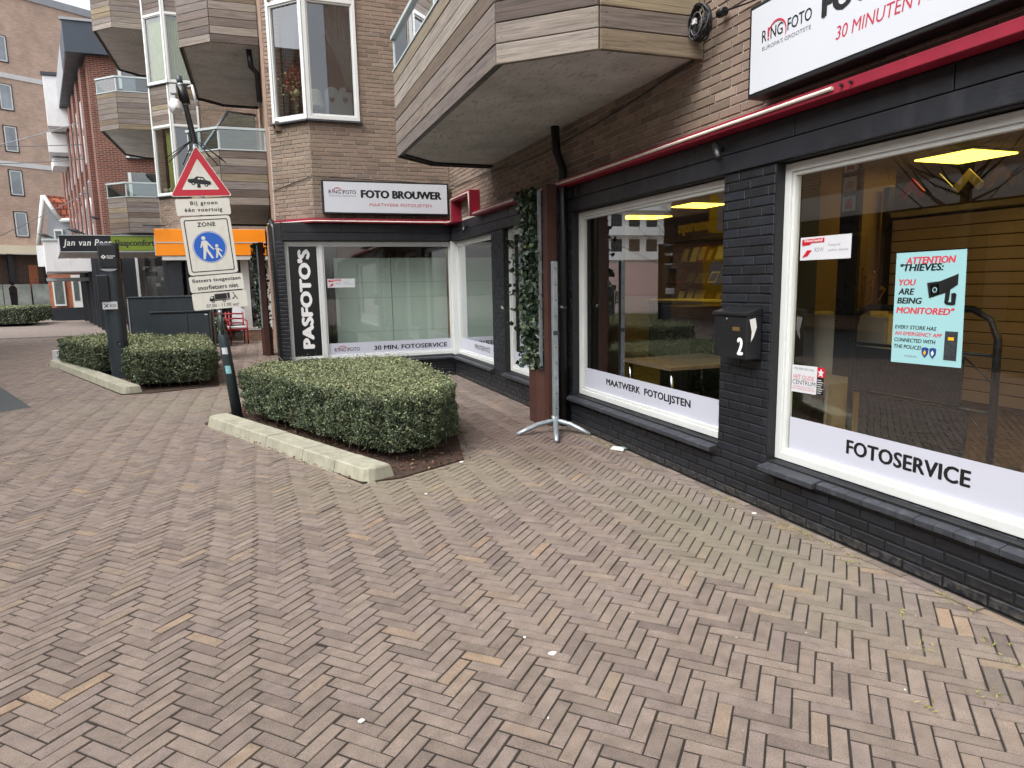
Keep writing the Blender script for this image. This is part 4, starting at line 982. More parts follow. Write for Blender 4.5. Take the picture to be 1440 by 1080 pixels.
o = card('sticker', G3, [(-3.362, .792), (-3.16, .796), (-3.158, .966), (-3.362, .96)], 'paper_white', 'white old town members sticker low in the right shop window', 'sticker'); k = -.0344
for s, a, b_, c_, d, mt in (('WIJ ZIJN LID VAN', -3.345, .932, -3.185, .946, 'text_black'), ('HET OUDE', -3.348, .875, -3.18, .902, 'text_red'), ('CENTRUM', -3.355, .842, -3.168, .870, 'text_black'), ('WINKELS EN HORECA', -3.345, .824, -3.18, .833, 'text_red'), ('HET KARAKTER VAN DE', -3.355, .810, -3.17, .819, 'text_red')):
    text('lettering', s, G3, a, b_, c_, d, k, mt, o)
mb = MB(); pbox(mb, G3, (-3.156, -3.098), (.905, .964), (-.036, -.0348)); rb = mb.build('red_block', 'sign_red', o)
mb = MB(); flat(mb, G3, [(-3.127, .958), (-3.120, .942), (-3.103, .940), (-3.116, .928), (-3.112, .908), (-3.127, .918), (-3.145, .908), (-3.138, .928), (-3.152, .940), (-3.134, .942)], -.0343); mb.build('star', 'paper_white', rb)
mb = MB(); pbox(mb, G3, (-3.156, -3.106), (.80, .904), (-.036, -.0348)); db = mb.build('dark_block', 'shop_dark', o)
mb = MB(); [pbox(mb, G3, (-3.152, -3.122+.008*(k_ % 3)), (.808+k_*.013, .812+k_*.013), (-.0346, -.0343)) for k_ in range(7)]; mb.build('lines', 'paper_white', db, kind='stuff')

# ------------------------------------------------------------------ letter box
t = thing('letter_box', (2.93, 3.68, .985), 'black letter box with a white number 2 on the brick pillar between the shop windows', 'letter box')
P = MAIN; mb = MB(); pbox(mb, P, (-3.85, -3.52), (.985, 1.262), (.003, .125)); body = mb.build('body', 'black_metal', t, bev=.006)
mb = MB(); mb.extrude([P.p(-3.865, 1.262, .0), P.p(-3.865, 1.315, .0), P.p(-3.858, 1.285, .137), P.p(-3.858, 1.262, .137)], P.u*.345); lid = mb.build('lid', 'black_metal', t, bev=.004)
mb = MB(); mb.tube([P.p(-3.72, 1.235, .125), P.p(-3.72, 1.235, .130)], .011, 12); mb.build('lock', 'chrome', t)
mb = MB(); pbox(mb, P, (-3.655, -3.585), (1.165, 1.19), (.1255, .128)); mb.build('name_plate', 'brass', t)
text('number', '2', P, -3.60, 1.015, -3.555, 1.12, .1265, 'text_white', t, .02)
S_ = PL((2.94, 3.52, 0), (1, 0, 0)); mb = MB(); flat(mb, S_, [(-.045, 1.24), (.0, 1.25), (.012, 1.19), (-.01, 1.13), (-.03, 1.10), (-.025, 1.16)], .0005, .001); mb.build('torn_sticker', 'litter_white', t, label='torn white sticker remains on the side')
# ------------------------------------------------------------------ wall spotlights under the trim
for k, (y, z, lab) in enumerate(((3.95, 2.36, 'small black bracket lamp on the lintel above the pillar with the letter box'), (9.95, 2.34, 'small black bracket lamp on the lintel below the stepped red trim'))):
    t = thing('bracket_lamp', (2.99, y, z), lab, 'lamp'); mb = MB(); mb.tube([(2.985, y, z), (2.93, y, z)], .018, 8); mb.build('bracket', 'black_metal', t)
    mb = MB(); mb.tube([(2.945, y+.03, z+.03), (2.90, y-.07, z-.08)], .024, 10); mb.build('lamp_head', 'black_metal', t)
mb = MB(); mb.tube([(1.28, 10.9, 2.38), (1.22, 10.88, 2.33)], .02, 8)
# ------------------------------------------------------------------ extension cord and cable
t = thing('coiled_cord', (2.9, 4.11, 3.1), 'coiled black extension cord hung where the wooden balcony meets the brick wall', 'cord')
for k in range(11):
    r = .075+.006*random.random()*k*.5; off = Vector((random.uniform(-.02, .02), random.uniform(-.012, .012), random.uniform(-.015, .01)))
    mb = MB(); path = [Vector((2.90+.02*math.sin(a*2+k), 4.11+r*1.05*math.cos(a), 3.205+(r*1.2)*math.sin(a)))+off for a in np.linspace(0, 2*math.pi, 25)]
    mb.tube(path, .006, 6, cap=False); mb.build('loop', 'cable_black', t)
for k in range(2): mb = MB(); mb.tube([Vector((2.865, 4.11+.06*math.cos(a), 3.19+.07*math.sin(a))) for a in np.linspace(0+k, 5+k, 20)], .0028, 6); mb.build('loop', 'text_grey', t)
mb = MB(); mb.box((2.87, 4.13, 3.20), (2.885, 4.165, 3.235)); mb.build('label_tag', 'paper_white', t)
mb = MB(); mb.tube([(2.96, 3.99, 3.22), (2.95, 3.92, 3.21)], .028, 10); mb.build('plug', 'black_plastic', t)
mb = MB(); mb.tube([(2.95, 3.92, 3.21), (2.975, 3.7, 3.19), (2.985, 3.3, 3.16), (2.985, 2.7, 3.14)], .006, 6); mb.build('lead', 'cable_black', t)
mb = MB(); mb.tube([(2.97, 4.2, 3.06), (2.985, 4.32, 3.02), (2.985, 4.62, 3.0), (2.985, 5.03, 2.965), (2.985, 5.63, 2.925), (2.985, 6.38, 2.895), (2.985, 7.11, 2.875), (2.985, 8.01, 2.90), (2.985, 8.82, 2.965), (2.985, 9.62, 2.985), (2.985, 10.57, 3.01), (2.9, 10.93, 3.05), (2.4, 10.93, 3.10), (1.0, 10.935, 3.14), (.86, 10.93, 3.15), (.31, 11.48, 2.98)], .006, 6)
tag(mb.build('wall_cable', 'cable_black'), 'thin black cable sagging along the brick wall under the balcony', 'cable')

# ------------------------------------------------------------------ ivy planters with posts
def ivy(dx, dy, label):
    t = thing('ivy_planter', (2.85+dx, 6.7+dy, 0), label, 'planter')
    F = lambda x, y: (x+dx, y+dy)
    mb = MB(); mb.prism([F(2.70, 6.83), F(2.70, 6.62), F(2.77, 6.555), F(2.94, 6.555), F(2.94, 6.9), F(2.76, 6.9)], 0, .61); mb.build('planter_box', 'rust_wood', t, bev=.005)
    mb = MB(); mb.prism([F(2.72, 6.82), F(2.72, 6.64), F(2.78, 6.58), F(2.92, 6.58), F(2.92, 6.88), F(2.76, 6.88)], .60, .605+.02); mb.build('soil', 'soil', t)
    mb = MB(); mb.box((*F(2.76, 6.44), 0), (*F(2.87, 6.55), 2.47)); mb.build('post', 'rust_wood', t, bev=.004)
    mb = MB(); mb.box((*F(2.72, 6.555), .62), (*F(2.75, 6.585), 2.42)); mb.box((*F(2.72, 6.93), .62), (*F(2.75, 6.96), 2.42)); 
    for z in np.arange(.8, 2.45, .2): mb.box((*F(2.73, 6.57), z), (*F(2.738, 6.95), z+.008))
    mb.build('trellis', 'galvanized', t, kind='stuff')
    N = 2600; z = RNG.uniform(.6, 2.46, N); y = 6.79+RNG.normal(0, .11, N)*(1+.3*np.sin(z*5)); y += .17*np.maximum(0, np.sin(z*3.1-.2))*RNG.random(N)*(z > 1.5); y = np.clip(y, 6.57, 7.35); x = 2.76+RNG.normal(0, .06, N)
    c_ = np.stack([x+dx, y+dy, z], 1); leafsoup('ivy_leaves', c_, .065, 'ivy_leaf', t, aspect=.9, up=np.array([-.4, -.5, .2]))
    N = 60; z = RNG.uniform(.95, 2.0, N); c_ = np.stack([2.7+dx+RNG.normal(0, .04, N), 7.15+dy+RNG.uniform(0, .3, N), z], 1); leafsoup('loose_shoots', c_, .055, 'ivy_leaf', t, aspect=.9)
    mb = MB()
    for k in range(14):
        y0 = 6.72+random.uniform(-.08, .1); p = [(2.78+dx, y0+dy, .6)]
        for z in np.arange(.8, 2.4, .2): p.append((2.75+dx+random.uniform(-.02, .02), p[-1][1]+random.uniform(-.05, .05), z))
        mb.tube(p, .004, 4)
    mb.build('stems', 'twig_brown', t, kind='stuff')
ivy(0, 0, 'rust brown planter and post with climbing ivy beside the middle shop window')
ivy(-2.72, 9.5, 'rust brown planter and post with climbing ivy left of the passport photo window')

# ------------------------------------------------------------------ barrier post on three feet
t = thing('barrier_stand', (2.73, 6.2, 0), 'galvanised steel barrier stand on curved feet before the ivy planter', 'barrier stand')
mb = MB(); mb.box((2.705, 6.165, .07), (2.755, 6.22, 1.70)); mb.build('post', 'galvanized', t, bev=.006)
mb = MB(); P = PL((2.73, 6.165, 0), (1, 0, 0)); [flat(mb, P, arcpts(0, 1.63-.155*k, .007, 0, 330, 8), .0005, .001) for k in range(10)]; mb.build('hole', 'black_metal', t, kind='stuff')
mb = MB(); mb.box((2.70, 6.158, .98), (2.76, 6.165, 1.02)); mb.build('clamp', 'pole_dark', t)
for (x, y) in ((2.30, 6.16), (2.53, 5.72), (2.95, 5.86), ):
    d = Vector((x-2.73, y-6.2, 0)); L = d.length; mb = MB(); mb.smooth = True
    mb.tube([(2.73, 6.2, .10), (2.73+d.x*.18, 6.2+d.y*.18, .105), (2.73+d.x*.45, 6.2+d.y*.45, .09), (2.73+d.x*.75, 6.2+d.y*.75, .05), (x, y, .015)], [.026, .026, .026, .024, .018], 10); mb.build('foot', 'galvanized', t)
mb = MB(); mb.tube([(2.73, 6.2, .06), (2.73, 6.2, .16)], .038, 12); mb.build('hub', 'galvanized', t)

# ------------------------------------------------------------------ kerbs
def kerb(A, B, near_dir, cuts, label, wd=.27, h=.115):
    A, B = np.array(A, float), np.array(B, float); L = np.linalg.norm(B-A); u = (B-A)/L; n = np.array([-u[1], u[0]])
    if n[0] < 0: n = -n
    t = thing('kerb', (*((A+B)/2), 0), label, 'kerb')
    s = [0]+cuts+[L]
    for i, (a, b_) in enumerate(zip(s, s[1:])):
        g = .004; h += random.uniform(-.004, .004)
        def ol(o, e0=0, e1=0):   # outline at inset o; rounded corners at the two ends
            r = .09; out = []
            lo = a+g if i else a+o; hi = b_-g if i < len(s)-2 else b_-o
            if i == 0: out += [(lo, wd-o), (lo, o+r)]+[(lo+r-r*math.cos(q), o+r-r*math.sin(q)) for q in (.5, 1.0)]+[(lo+r, o)]
            else: out += [(lo, wd-o), (lo, o)]
            if i == len(s)-2: out += [(hi-r, o)]+[(hi-r+r*math.sin(q), o+r-r*math.cos(q)) for q in (.5, 1.0)]+[(hi, o+r), (hi, wd-o)]
            else: out += [(hi, o), (hi, wd-o)]
            return [A+u*p+n*q for p, q in out]
        rings = [(0, -.04), (.0, .0), (.022, h-.012), (.034, h)]
        mb = MB(); R_ = [[(*p, z) for p in ol(o)] for o, z in rings]; k = len(R_[0]); vs = [v for r in R_ for v in r]; fs = [list(range(k))]
        for j in range(len(R_)-1): fs += [(j*k+q, j*k+(q+1) % k, (j+1)*k+(q+1) % k, (j+1)*k+q) for q in range(k)]
        fs.append([(len(R_)-1)*k+q for q in range(k)]); fs = [f[::-1] for f in fs[:1]]+fs[1:]
        mb.add(vs, fs); o = mb.build('kerb_stone', 'concrete_kerb', t)
        bm_fix(o)
def bm_fix(o):
    import bmesh
    bm = bmesh.new(); bm.from_mesh(o.data); bmesh.ops.recalc_face_normals(bm, faces=bm.faces); bm.to_mesh(o.data); bm.free()
kerb((-.666, 8.112), (.655, 5.09), 0, [.55, 1.54, 2.27, 2.82], 'pale concrete kerb along the nearest hedge by the leaning sign post')
kerb((-4.17, 16.33), (-1.96, 11.06), 0, [1.1, 2.2, 3.3, 4.4, 5.2], 'pale concrete kerb along the farther hedge by the dark information column')

# ------------------------------------------------------------------ hedges
def hedge(poly, h, nleaf, size, label, stems=True, keep=None, mat='box_leaf', name='hedge', z0=.10, undercut=.12):
    P = np.array(ccw(poly)); c = P.mean(0); t = thing(name, (*c, 0), label, 'hedge')
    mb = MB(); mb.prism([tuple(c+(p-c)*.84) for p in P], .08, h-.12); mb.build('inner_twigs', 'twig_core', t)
    # shell samples: top and sides, a few centimetres deep, pushed in and out in soft clumps
    A = abs(area([tuple(p) for p in P])); edges = [(P[i], P[(i+1) % len(P)]) for i in range(len(P))]; per = sum(np.linalg.norm(b_-a) for a, b_ in edges)
    At, As = A, per*h; nt_ = int(nleaf*At/(At+As)); ns = nleaf-nt_
    lo, hi = P.min(0), P.max(0); pts = []
    while sum(len(p) for p in pts) < nt_:
        q = RNG.uniform(lo, hi, (nt_*2, 2)); m_ = np.ones(len(q), bool)
        for a, b_ in edges: m_ &= ((b_[0]-a[0])*(q[:, 1]-a[1])-(b_[1]-a[1])*(q[:, 0]-a[0])) > .0
        pts.append(q[m_])
    q = np.concatenate(pts)[:nt_]
    cl = lambda x, y, z: .5*np.sin(x*9+1.3*np.sin(y*7))*np.sin(y*8.3+z*6)+.5*np.sin(x*19+z*17+2)*np.sin(y*21+z*15)
    zt = h+.026*cl(q[:, 0], q[:, 1], 0)-np.abs(RNG.normal(0, .03, len(q)))+(RNG.random(len(q)) < .05)*RNG.uniform(0, .065, len(q))
    ed = np.min([((b_[0]-a[0])*(q[:, 1]-a[1])-(b_[1]-a[1])*(q[:, 0]-a[0]))/np.linalg.norm(b_-a) for a, b_ in edges], 0)
    zt -= .045*np.exp(-ed/.045)
    top = np.column_stack([q, zt])
    sides = []; ups = []
    for a, b_ in edges:
        L = np.linalg.norm(b_-a); k = int(ns*L/per); u = (b_-a)/L; n_ = np.array([u[1], -u[0]])
        s = RNG.uniform(0, L, k); z = z0+(h-z0-.02)*RNG.random(k)**.85; xy = a+u*s[:, None]
        d = -np.abs(RNG.normal(0, .04, k))+.045*cl(xy[:, 0], xy[:, 1], z*1.6)+.02*np.sin(xy[:, 0]*43+z*31)*np.sin(xy[:, 1]*39-z*36)+.02*np.sin(z/h*3.1)-undercut*np.clip((.26-z)/.26, 0, 1)**1.5-.025*np.clip((z-h+.05)/.05, 0, 1)
        sides.append(np.column_stack([xy+n_*d[:, None], z])); ups.append(np.tile([n_[0]*.7, n_[1]*.7, .35], (k, 1)))
    Cn = np.concatenate([top]+sides); up = np.concatenate([np.tile([0, 0, .8], (len(top), 1))]+ups)
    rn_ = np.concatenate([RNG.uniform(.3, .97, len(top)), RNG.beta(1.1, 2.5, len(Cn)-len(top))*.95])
    if keep is not None: m_ = keep(Cn); Cn, up, rn_ = Cn[m_], up[m_], rn_[m_]
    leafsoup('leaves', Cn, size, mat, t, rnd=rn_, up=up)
    if stems:
        mb = MB()
        for a, b_ in edges:
            L = np.linalg.norm(b_-a)
            for s in np.arange(.1, L, .16):
                p = a+(b_-a)*s/L; p = c+(p-c)*random.uniform(.8, .93); lean = [random.uniform(-.06, .06) for _ in range(2)]
                mb.tube([(p[0], p[1], 0), (p[0]+lean[0]*.5, p[1]+lean[1]*.5, .12), (p[0]+lean[0]*1.6, p[1]+lean[1]*1.6, .3)], [.009, .007, .004], 5)
        mb.build('stems', 'twig_brown', t, kind='stuff')
    return t
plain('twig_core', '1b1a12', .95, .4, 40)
HP1 = [(-.27, 8.25), (.78, 5.74), (.97, 5.54), (1.36, 5.60), (1.62, 5.98), (1.74, 6.5), (1.74, 8.35), (1.52, 8.8), (.04, 9.0)]
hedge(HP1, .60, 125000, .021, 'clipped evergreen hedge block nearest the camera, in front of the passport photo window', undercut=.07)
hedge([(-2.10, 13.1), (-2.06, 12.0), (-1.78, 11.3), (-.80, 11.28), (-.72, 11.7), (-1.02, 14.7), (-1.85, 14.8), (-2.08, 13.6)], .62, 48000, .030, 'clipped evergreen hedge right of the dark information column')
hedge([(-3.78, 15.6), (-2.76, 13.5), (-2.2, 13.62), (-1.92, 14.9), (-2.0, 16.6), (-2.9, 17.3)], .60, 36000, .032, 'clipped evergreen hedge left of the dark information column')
hedge([(-14.5, 36.6), (-9.7, 36.4), (-9.9, 40.5), (-14.8, 41)], .85, 16000, .07, 'low clipped hedge at the far left edge of the square', stems=False)
hedge([(-15.5, 46.5), (-10.6, 45.0), (-10.7, 47.6), (-15.5, 49.5)], .55, 7000, .12, 'low green ground cover bed before the orange brick house', stems=False, mat='conifer_leaf', name='shrub_bed')
hedge([(-1.28, 19.2), (-.92, 19.0), (-.90, 19.6), (-1.25, 19.7)], .75, 3500, .045, 'small shrub beside the red chairs', stems=False, name='shrub', undercut=0)
# bark chips and fallen leaves in the near bed
q = []
while len(q) < 2600:
    x, y = random.uniform(-.3, 1.85), random.uniform(5.25, 9.1)
    if inside((x, y), BED1): q.append((x, y, .018+random.random()*.012))
leafsoup('mulch', np.array(q), .030, 'mulch_mat' if 'mulch_mat' in MATS else 'leaf_dry', None, kind='stuff', up=np.array([0, 0, 1.6]))

# ------------------------------------------------------------------ leaning sign post
class PR(PL):
    def __init__(s, o, roll): s.o = Vector(o); c, q = math.cos(roll), math.sin(roll); s.u = Vector((c, 0, q)); s.v = Vector((-q, 0, c)); s.n = s.u.cross(s.v)
def rrect(w_, h, r, cx=0, cy=0):
    p = []
    for (sx, sy, a) in ((1, -1, -90), (1, 1, 0), (-1, 1, 90), (-1, -1, 180)):
        p += [(cx+sx*(w_/2-r)+r*math.cos(math.radians(a+t)), cy+sy*(h/2-r)+r*math.sin(math.radians(a+t))) for t in (0, 30, 60, 90)]
    return p
def roundtri(s, r):
    R_ = s/math.sqrt(3); out = []
    for a in (90, 210, 330):
        cx, cy = (R_-2*r)*math.cos(math.radians(a)), (R_-2*r)*math.sin(math.radians(a))
        out += [(cx+r*math.cos(math.radians(a+t)), cy+r*math.sin(math.radians(a+t))) for t in (-60, -30, 0, 30, 60)]
    return out
sp = thing('traffic_sign_post', (-.33, 8.36, 0), 'leaning dark post carrying a red triangle, a zone plate and three small white plates', 'sign post')
ax = lambda z: (-.33-.095*z/1.02 if z < 1.02 else (-.425-.12*(z-1.02)/2.04 if z < 3.06 else -.545-.105*(z-3.06)/.69))
mb = MB(); mb.smooth = True; mb.tube([(ax(0), 8.36, 0), (ax(.9), 8.36, .9), (ax(.98), 8.36, .98), (ax(1.03), 8.36, 1.03)], [.058, .056, .05, .03], 16); mb.build('lower_tube', 'pole_dark', sp)
mb = MB(); mb.smooth = True; mb.tube([(ax(.98), 8.36, .98), (ax(2), 8.36, 2.0), (ax(3.05), 8.36, 3.05)], .026, 12); mb.build('upper_tube', 'galvanized', sp)
mb = MB(); mb.tube([(ax(.99), 8.325, .99), (ax(1.22)+.01, 8.325, 1.22)], .020, 8); mb.build('clamp_rod', 'pole_dark', sp); mb = MB(); mb.tube([(ax(1.22)+.01, 8.325, 1.215), (ax(1.26)+.01, 8.325, 1.255)], .022, 8); mb.build('rod_end', 'galvanized', sp)
SPF = PL((0, 8.30, 0), (1, 0, 0))
for z, hh, mm, nm in ((.80, .075, 'paper_white', 'torn white sticker'), (.585, .09, 'litter_teal', 'pale blue sticker')):
    mb = MB(); c0 = Vector((ax(z), 8.36, z)); vs = []
    for zz_ in (z-hh/2, z+hh/2):
        for a in np.linspace(-.75, .45, 7): vs.append((ax(zz_)+.0585*math.sin(a*.9), 8.36-.0585*math.cos(a*.9), zz_))
    mb.add(vs, [(i, i+1, i+8, i+7) for i in range(6)]); mb.build('sticker', mm, sp, label=nm)
R0 = math.radians(3.4)
def plate(cx, cz, y, roll, pts, t=.004, mat='sign_face', name='plate'):
    P = PR((cx, y, cz), roll); mb = MB(); flat(mb, P, pts, 0, t); return P, mb.build(name, mat, sp, bev=.0)
# triangle: weight-limited retractable post ahead
P, o = plate(-.522, 2.675, 8.318, math.radians(2.2), roundtri(.62, .016), name='triangle_sign')
mb = MB(); flat(mb, P, roundtri(.595, .014), .0045, .0006); r_ = mb.build('red_border', 'sign_red', o); mb = MB(); flat(mb, P, roundtri(.375, .006), .0055, .0006); fw_ = mb.build('white_field', 'sign_face', r_)
T_ = math.radians(-7); rt = lambda x, y: (x*math.cos(T_)-y*math.sin(T_), x*math.sin(T_)+y*math.cos(T_))
N_ = .0066
def pic(par, P, polys, mat, n=N_, circ=(), name='pictogram'):
    mb = MB()
    for p in polys: flat(mb, P, p, n, .0005)
    for (cx, cy, r) in circ: flat(mb, P, arcpts(cx, cy, r, 0, 345, 14), n, .0005)
    return mb.build(name, mat, par, kind='stuff')
car = [(-.12, .0), (-.115, .026), (-.06, .036), (-.03, .064), (.034, .064), (.058, .036), (.108, .026), (.118, -.006), (.09, -.014), (-.095, -.014)]
pic(fw_, P, [[rt(x, y-.035) for x, y in car], [(-.03, -.048), (0, -.050), (.003, -.088), (-.033, -.088)]], 'text_black', circ=[(*rt(-.062, -.05), .019), (*rt(.068, -.052), .019)])
pic(fw_, P, [[rt(x, y-.035) for x, y in [(-.022, .034), (-.014, .049), (.006, .049), (.006, .034)]], [rt(x, y-.035) for x, y in [(.012, .034), (.012, .049), (.028, .049), (.042, .034)]]], 'sign_face', N_+.0006, circ=[(*rt(-.062, -.05), .008), (*rt(.068, -.052), .008)])
P, o = plate(-.508, 2.385, 8.318, math.radians(3.0), rrect(.545, .175, .02), name='sub_plate')
text('lettering', 'Bij groen', P, -.125, .012, .145, .062, .005, 'text_black', o, .010, spacing=1.22); text('lettering', 'één voertuig', P, -.19, -.062, .185, -.010, .005, 'text_black', o, .010, spacing=1.22)
P, o = plate(-.478, 1.972, 8.318, math.radians(4.0), rrect(.505, .625, .03), name='zone_sign')
mb = MB(); a_, b__ = rrect(.445, .565, .02), rrect(.425, .545, .014)
for i in range(16): flat(mb, P, [a_[i], a_[(i+1) % 16], b__[(i+1) % 16], b__[i]], .0045, .0005)
mb.build('black_line', 'text_black', o)
text('lettering', 'ZONE', P, -.09, .205, .09, .25, .005, 'text_black', o, .012, spacing=1.15)
mb = MB(); flat(mb, P, arcpts(0, -.018, .172, 0, 352, 44), .0045, .0005); d1 = mb.build('blue_disc', 'sign_blue', o)
mb = MB(); arc_flat(mb, P, 0, -.018, .161, .167, 0, 360, .0051, seg=44, t=.0004); mb.build('white_ring', 'sign_face', d1)
ped = [[(-.075, .062), (-.045, .070), (-.022, .062), (.045, -.035), (.036, -.042), (-.018, .022), (-.024, -.02), (.025, -.125), (.003, -.13), (-.040, -.045), (-.060, -.135), (-.082, -.13), (-.066, -.02), (-.070, .02), (-.085, -.01), (-.096, -.005)],
       [(.055, -.015), (.088, -.02), (.125, -.055), (.118, -.063), (.09, -.042), (.088, -.065), (.115, -.12), (.098, -.125), (.077, -.085), (.062, -.128), (.046, -.125), (.060, -.062), (.058, -.035), (.036, -.033), (.036, -.042)]]
ped = [[(x, y-.012) for x, y in q] for q in ped]
pic(d1, P, ped, 'sign_face', .0052, circ=[(-.052, .082, .021), (.072, -.008, .017)])
P, o = plate(-.436, 1.562, 8.318, math.radians(4.2), rrect(.555, .175, .02), name='sub_plate')
text('lettering', 'fietsers toegestaan', P, -.245, .008, .25, .058, .005, 'text_black', o, .010, spacing=1.1); text('lettering', 'snorfietsers niet', P, -.20, -.065, .215, -.015, .005, 'text_black', o, .010, spacing=1.1)
P, o = plate(-.415, 1.37, 8.322, math.radians(3.6), rrect(.565, .185, .02), name='sub_plate')
text('lettering', '07.00 - 11.00 uur', P, -.15, -.072, .19, -.035, .005, 'text_black', o, .002, spacing=1.05)
pic(o, P, [[(-.052, .012), (.075, .012), (.075, .075), (-.052, .072)], [(.08, .012), (.105, .018), (.105, .078), (.08, .078)], [(-.108, .0), (-.056, .0), (-.056, .052), (-.088, .05), (-.105, .028)], [(-.108, -.004), (.11, .0), (.11, .008), (-.108, .008)],
           [(.125, .008), (.15, .03), (.158, .024), (.136, .0)], [(.145, .06), (.153, .06), (.188, .0), (.178, -.002)], [(.153, .052), (.175, .02), (.17, .016), (.15, .04)]], 'text_black', .0048, circ=[(-.075, -.008, .016), (.04, -.006, .016), (.146, .07, .008)])
pic(o, P, [[(-.098, .026), (-.086, .044), (-.072, .044), (-.072, .026)]], 'sign_face', .0054, circ=[(-.075, -.008, .006), (.04, -.006, .006)])
# sensor mast on top
mb = MB(); mb.smooth = True; mb.tube([(ax(3.0), 8.40, 3.0), (ax(3.06), 8.40, 3.06), (ax(3.1), 8.40, 3.1), (ax(3.46), 8.40, 3.46), (ax(3.6), 8.40, 3.6)], [.026, .034, .032, .027, .026], 12); mb.build('mast', 'black_metal', sp)
mb = MB(); mb.smooth = True; mb.tube([(ax(3.45), 8.40, 3.47), (ax(3.64), 8.40, 3.66)], .052, 14); mb.build('collar', 'black_plastic', sp); mb = MB(); mb.tube([(ax(3.66), 8.40, 3.66), (ax(3.75), 8.40, 3.75)], .031, 12); mb.build('cap', 'pole_dark', sp)
mb = MB(); mb.tube([(ax(3.665), 8.40, 3.655), (ax(3.685), 8.40, 3.675)], .034, 12); mb.tube([(ax(3.46), 8.40, 3.455), (ax(3.48), 8.40, 3.47)], .034, 12); mb.build('strap', 'galvanized', sp, kind='stuff')
mb = MB(); mb.box((-.74, 8.33, 3.56), (-.68, 8.38, 3.65)); mb.box((-.735, 8.34, 3.49), (-.695, 8.38, 3.54)); mb.build('junction_box', 'white_panel', sp, kind='stuff')
mb = MB(); mb.tube([(-.665, 8.30, 3.46), (-.70, 8.24, 3.42), (-.665, 8.16, 3.33)], [.035, .075, .06], 4); mb.build('sensor_horn', 'white_panel', sp)
mb = MB(); mb.tube([(-.525, 8.36, 3.66), (-.49, 8.36, 3.45)], .014, 6); mb.build('antenna', 'white_panel', sp)
mb = MB(); mb.tube([(-.58, 8.4, 3.64), (-.525, 8.36, 3.66)], .008, 5); mb.build('bracket', 'white_panel', sp)
for k in range(10):
    a = 2*math.pi*k/10+.2; b0 = Vector((ax(3.08)+.05*math.cos(a), 8.40+.05*math.sin(a), 3.08)); mb = MB(); mb.tube([b0, b0+Vector((.26*math.cos(a), .26*math.sin(a), -.20))], .0055, 5); mb.build('spike', 'black_metal', sp)

# ------------------------------------------------------------------ information column
t = thing('information_column', (-2.33, 13.2, 0), 'tall dark grey information column standing at the edge of the farther hedge', 'info column')
def oval(rx, ry, z, n=24): return [(-2.33+.0+rx*math.copysign(abs(math.cos(a))**.8, math.cos(a)), 13.25+ry*math.copysign(abs(math.sin(a))**.8, math.sin(a)), z) for a in np.linspace(0, 2*math.pi, n, endpoint=False)]
def loft(mb, rings):
    n = len(rings[0]); vs = [v for r in rings for v in r]; fs = [tuple(range(n))[::-1]]
    for j in range(len(rings)-1): fs += [(j*n+q, j*n+(q+1) % n, (j+1)*n+(q+1) % n, (j+1)*n+q) for q in range(n)]
    fs.append(tuple((len(rings)-1)*n+q for q in range(n))); return mb.add(vs, fs)
mb = MB(); mb.smooth = False; loft(mb, [oval(.145, .12, 0), oval(.15, .12, .5), oval(.155, .12, 1.82)]); mb.build('shaft', 'cabinet_dark', t)
mb = MB(); loft(mb, [oval(.155, .12, 1.825), oval(.16, .12, 1.86), oval(.16, .12, 2.25), oval(.15, .11, 2.285)]); hd = mb.build('head', 'cabinet_dark', t)
CP = PL((-2.33, 13.123, 0), (1, 0, 0)); mb = MB(); pbox(mb, CP, (-.12, .13), (1.88, 2.24), (0, .01)); sc2 = mb.build('screen', 'shop_dark', t, bev=.003)
mb = MB(); flat(mb, CP, [(-.10, 2.055), (-.06, 2.09), (-.02, 2.055), (-.06, 2.02)], .0105, .001); mb.build('emblem', 'text_white', sc2)
mb = MB(); flat(mb, CP, [(-.075, 2.055), (-.06, 2.07), (-.045, 2.055), (-.06, 2.04)], .0118, .001); mb.build('emblem', 'shop_dark', sc2)
text('lettering', 'Gemeente', CP, -.01, 2.062, .11, 2.085, .0105, 'text_white', sc2, .012); text('lettering', 'Nieuws', CP, -.01, 2.030, .08, 2.052, .0105, 'text_white', sc2, .012)
mb = MB(); flat(mb, CP, arcpts(0, 1.86, .12, 180, 360, 14, .35), .002, .004); mb.build('light_strip', 'grey_panel', t)
mb = MB(); mb.box((-2.52, 13.08, 1.32), (-2.36, 13.16, 1.76)); sb_ = mb.build('side_box', 'cabinet_dark', t, bev=.01); mb = MB(); mb.box((-2.51, 13.072, 1.34), (-2.385, 13.081, 1.74)); mb.build('side_screen', 'shop_dark', sb_)
mb = MB(); mb.box((-2.475, 13.098, 1.19), (-2.255, 13.118, 1.315)); pl = mb.build('label_plate', 'white_panel', t); LP_ = PL((0, 13.098, 0), (1, 0, 0)); text('lettering', 'SOS', LP_, -2.37, 1.225, -2.275, 1.275, .001, 'text_grey', pl, .01)
mb = MB(); flat(mb, LP_, [(-2.455, 1.22), (-2.40, 1.28), (-2.385, 1.275), (-2.44, 1.215)], .001, .001); flat(mb, LP_, [(-2.455, 1.28), (-2.40, 1.22), (-2.39, 1.23), (-2.445, 1.285)], .001, .001); mb.build('emblem', 'shield_blue', pl)
mb = MB(); mb.tube([(-2.30, 13.132, .62), (-2.30, 13.12, .62)], .035, 12); mb.build('camera_eye', 'shop_dark', t); mb = MB(); mb.tube([(-2.285, 13.121, .60), (-2.285, 13.115, .60)], .012, 8); mb.build('lock', 'chrome', t)

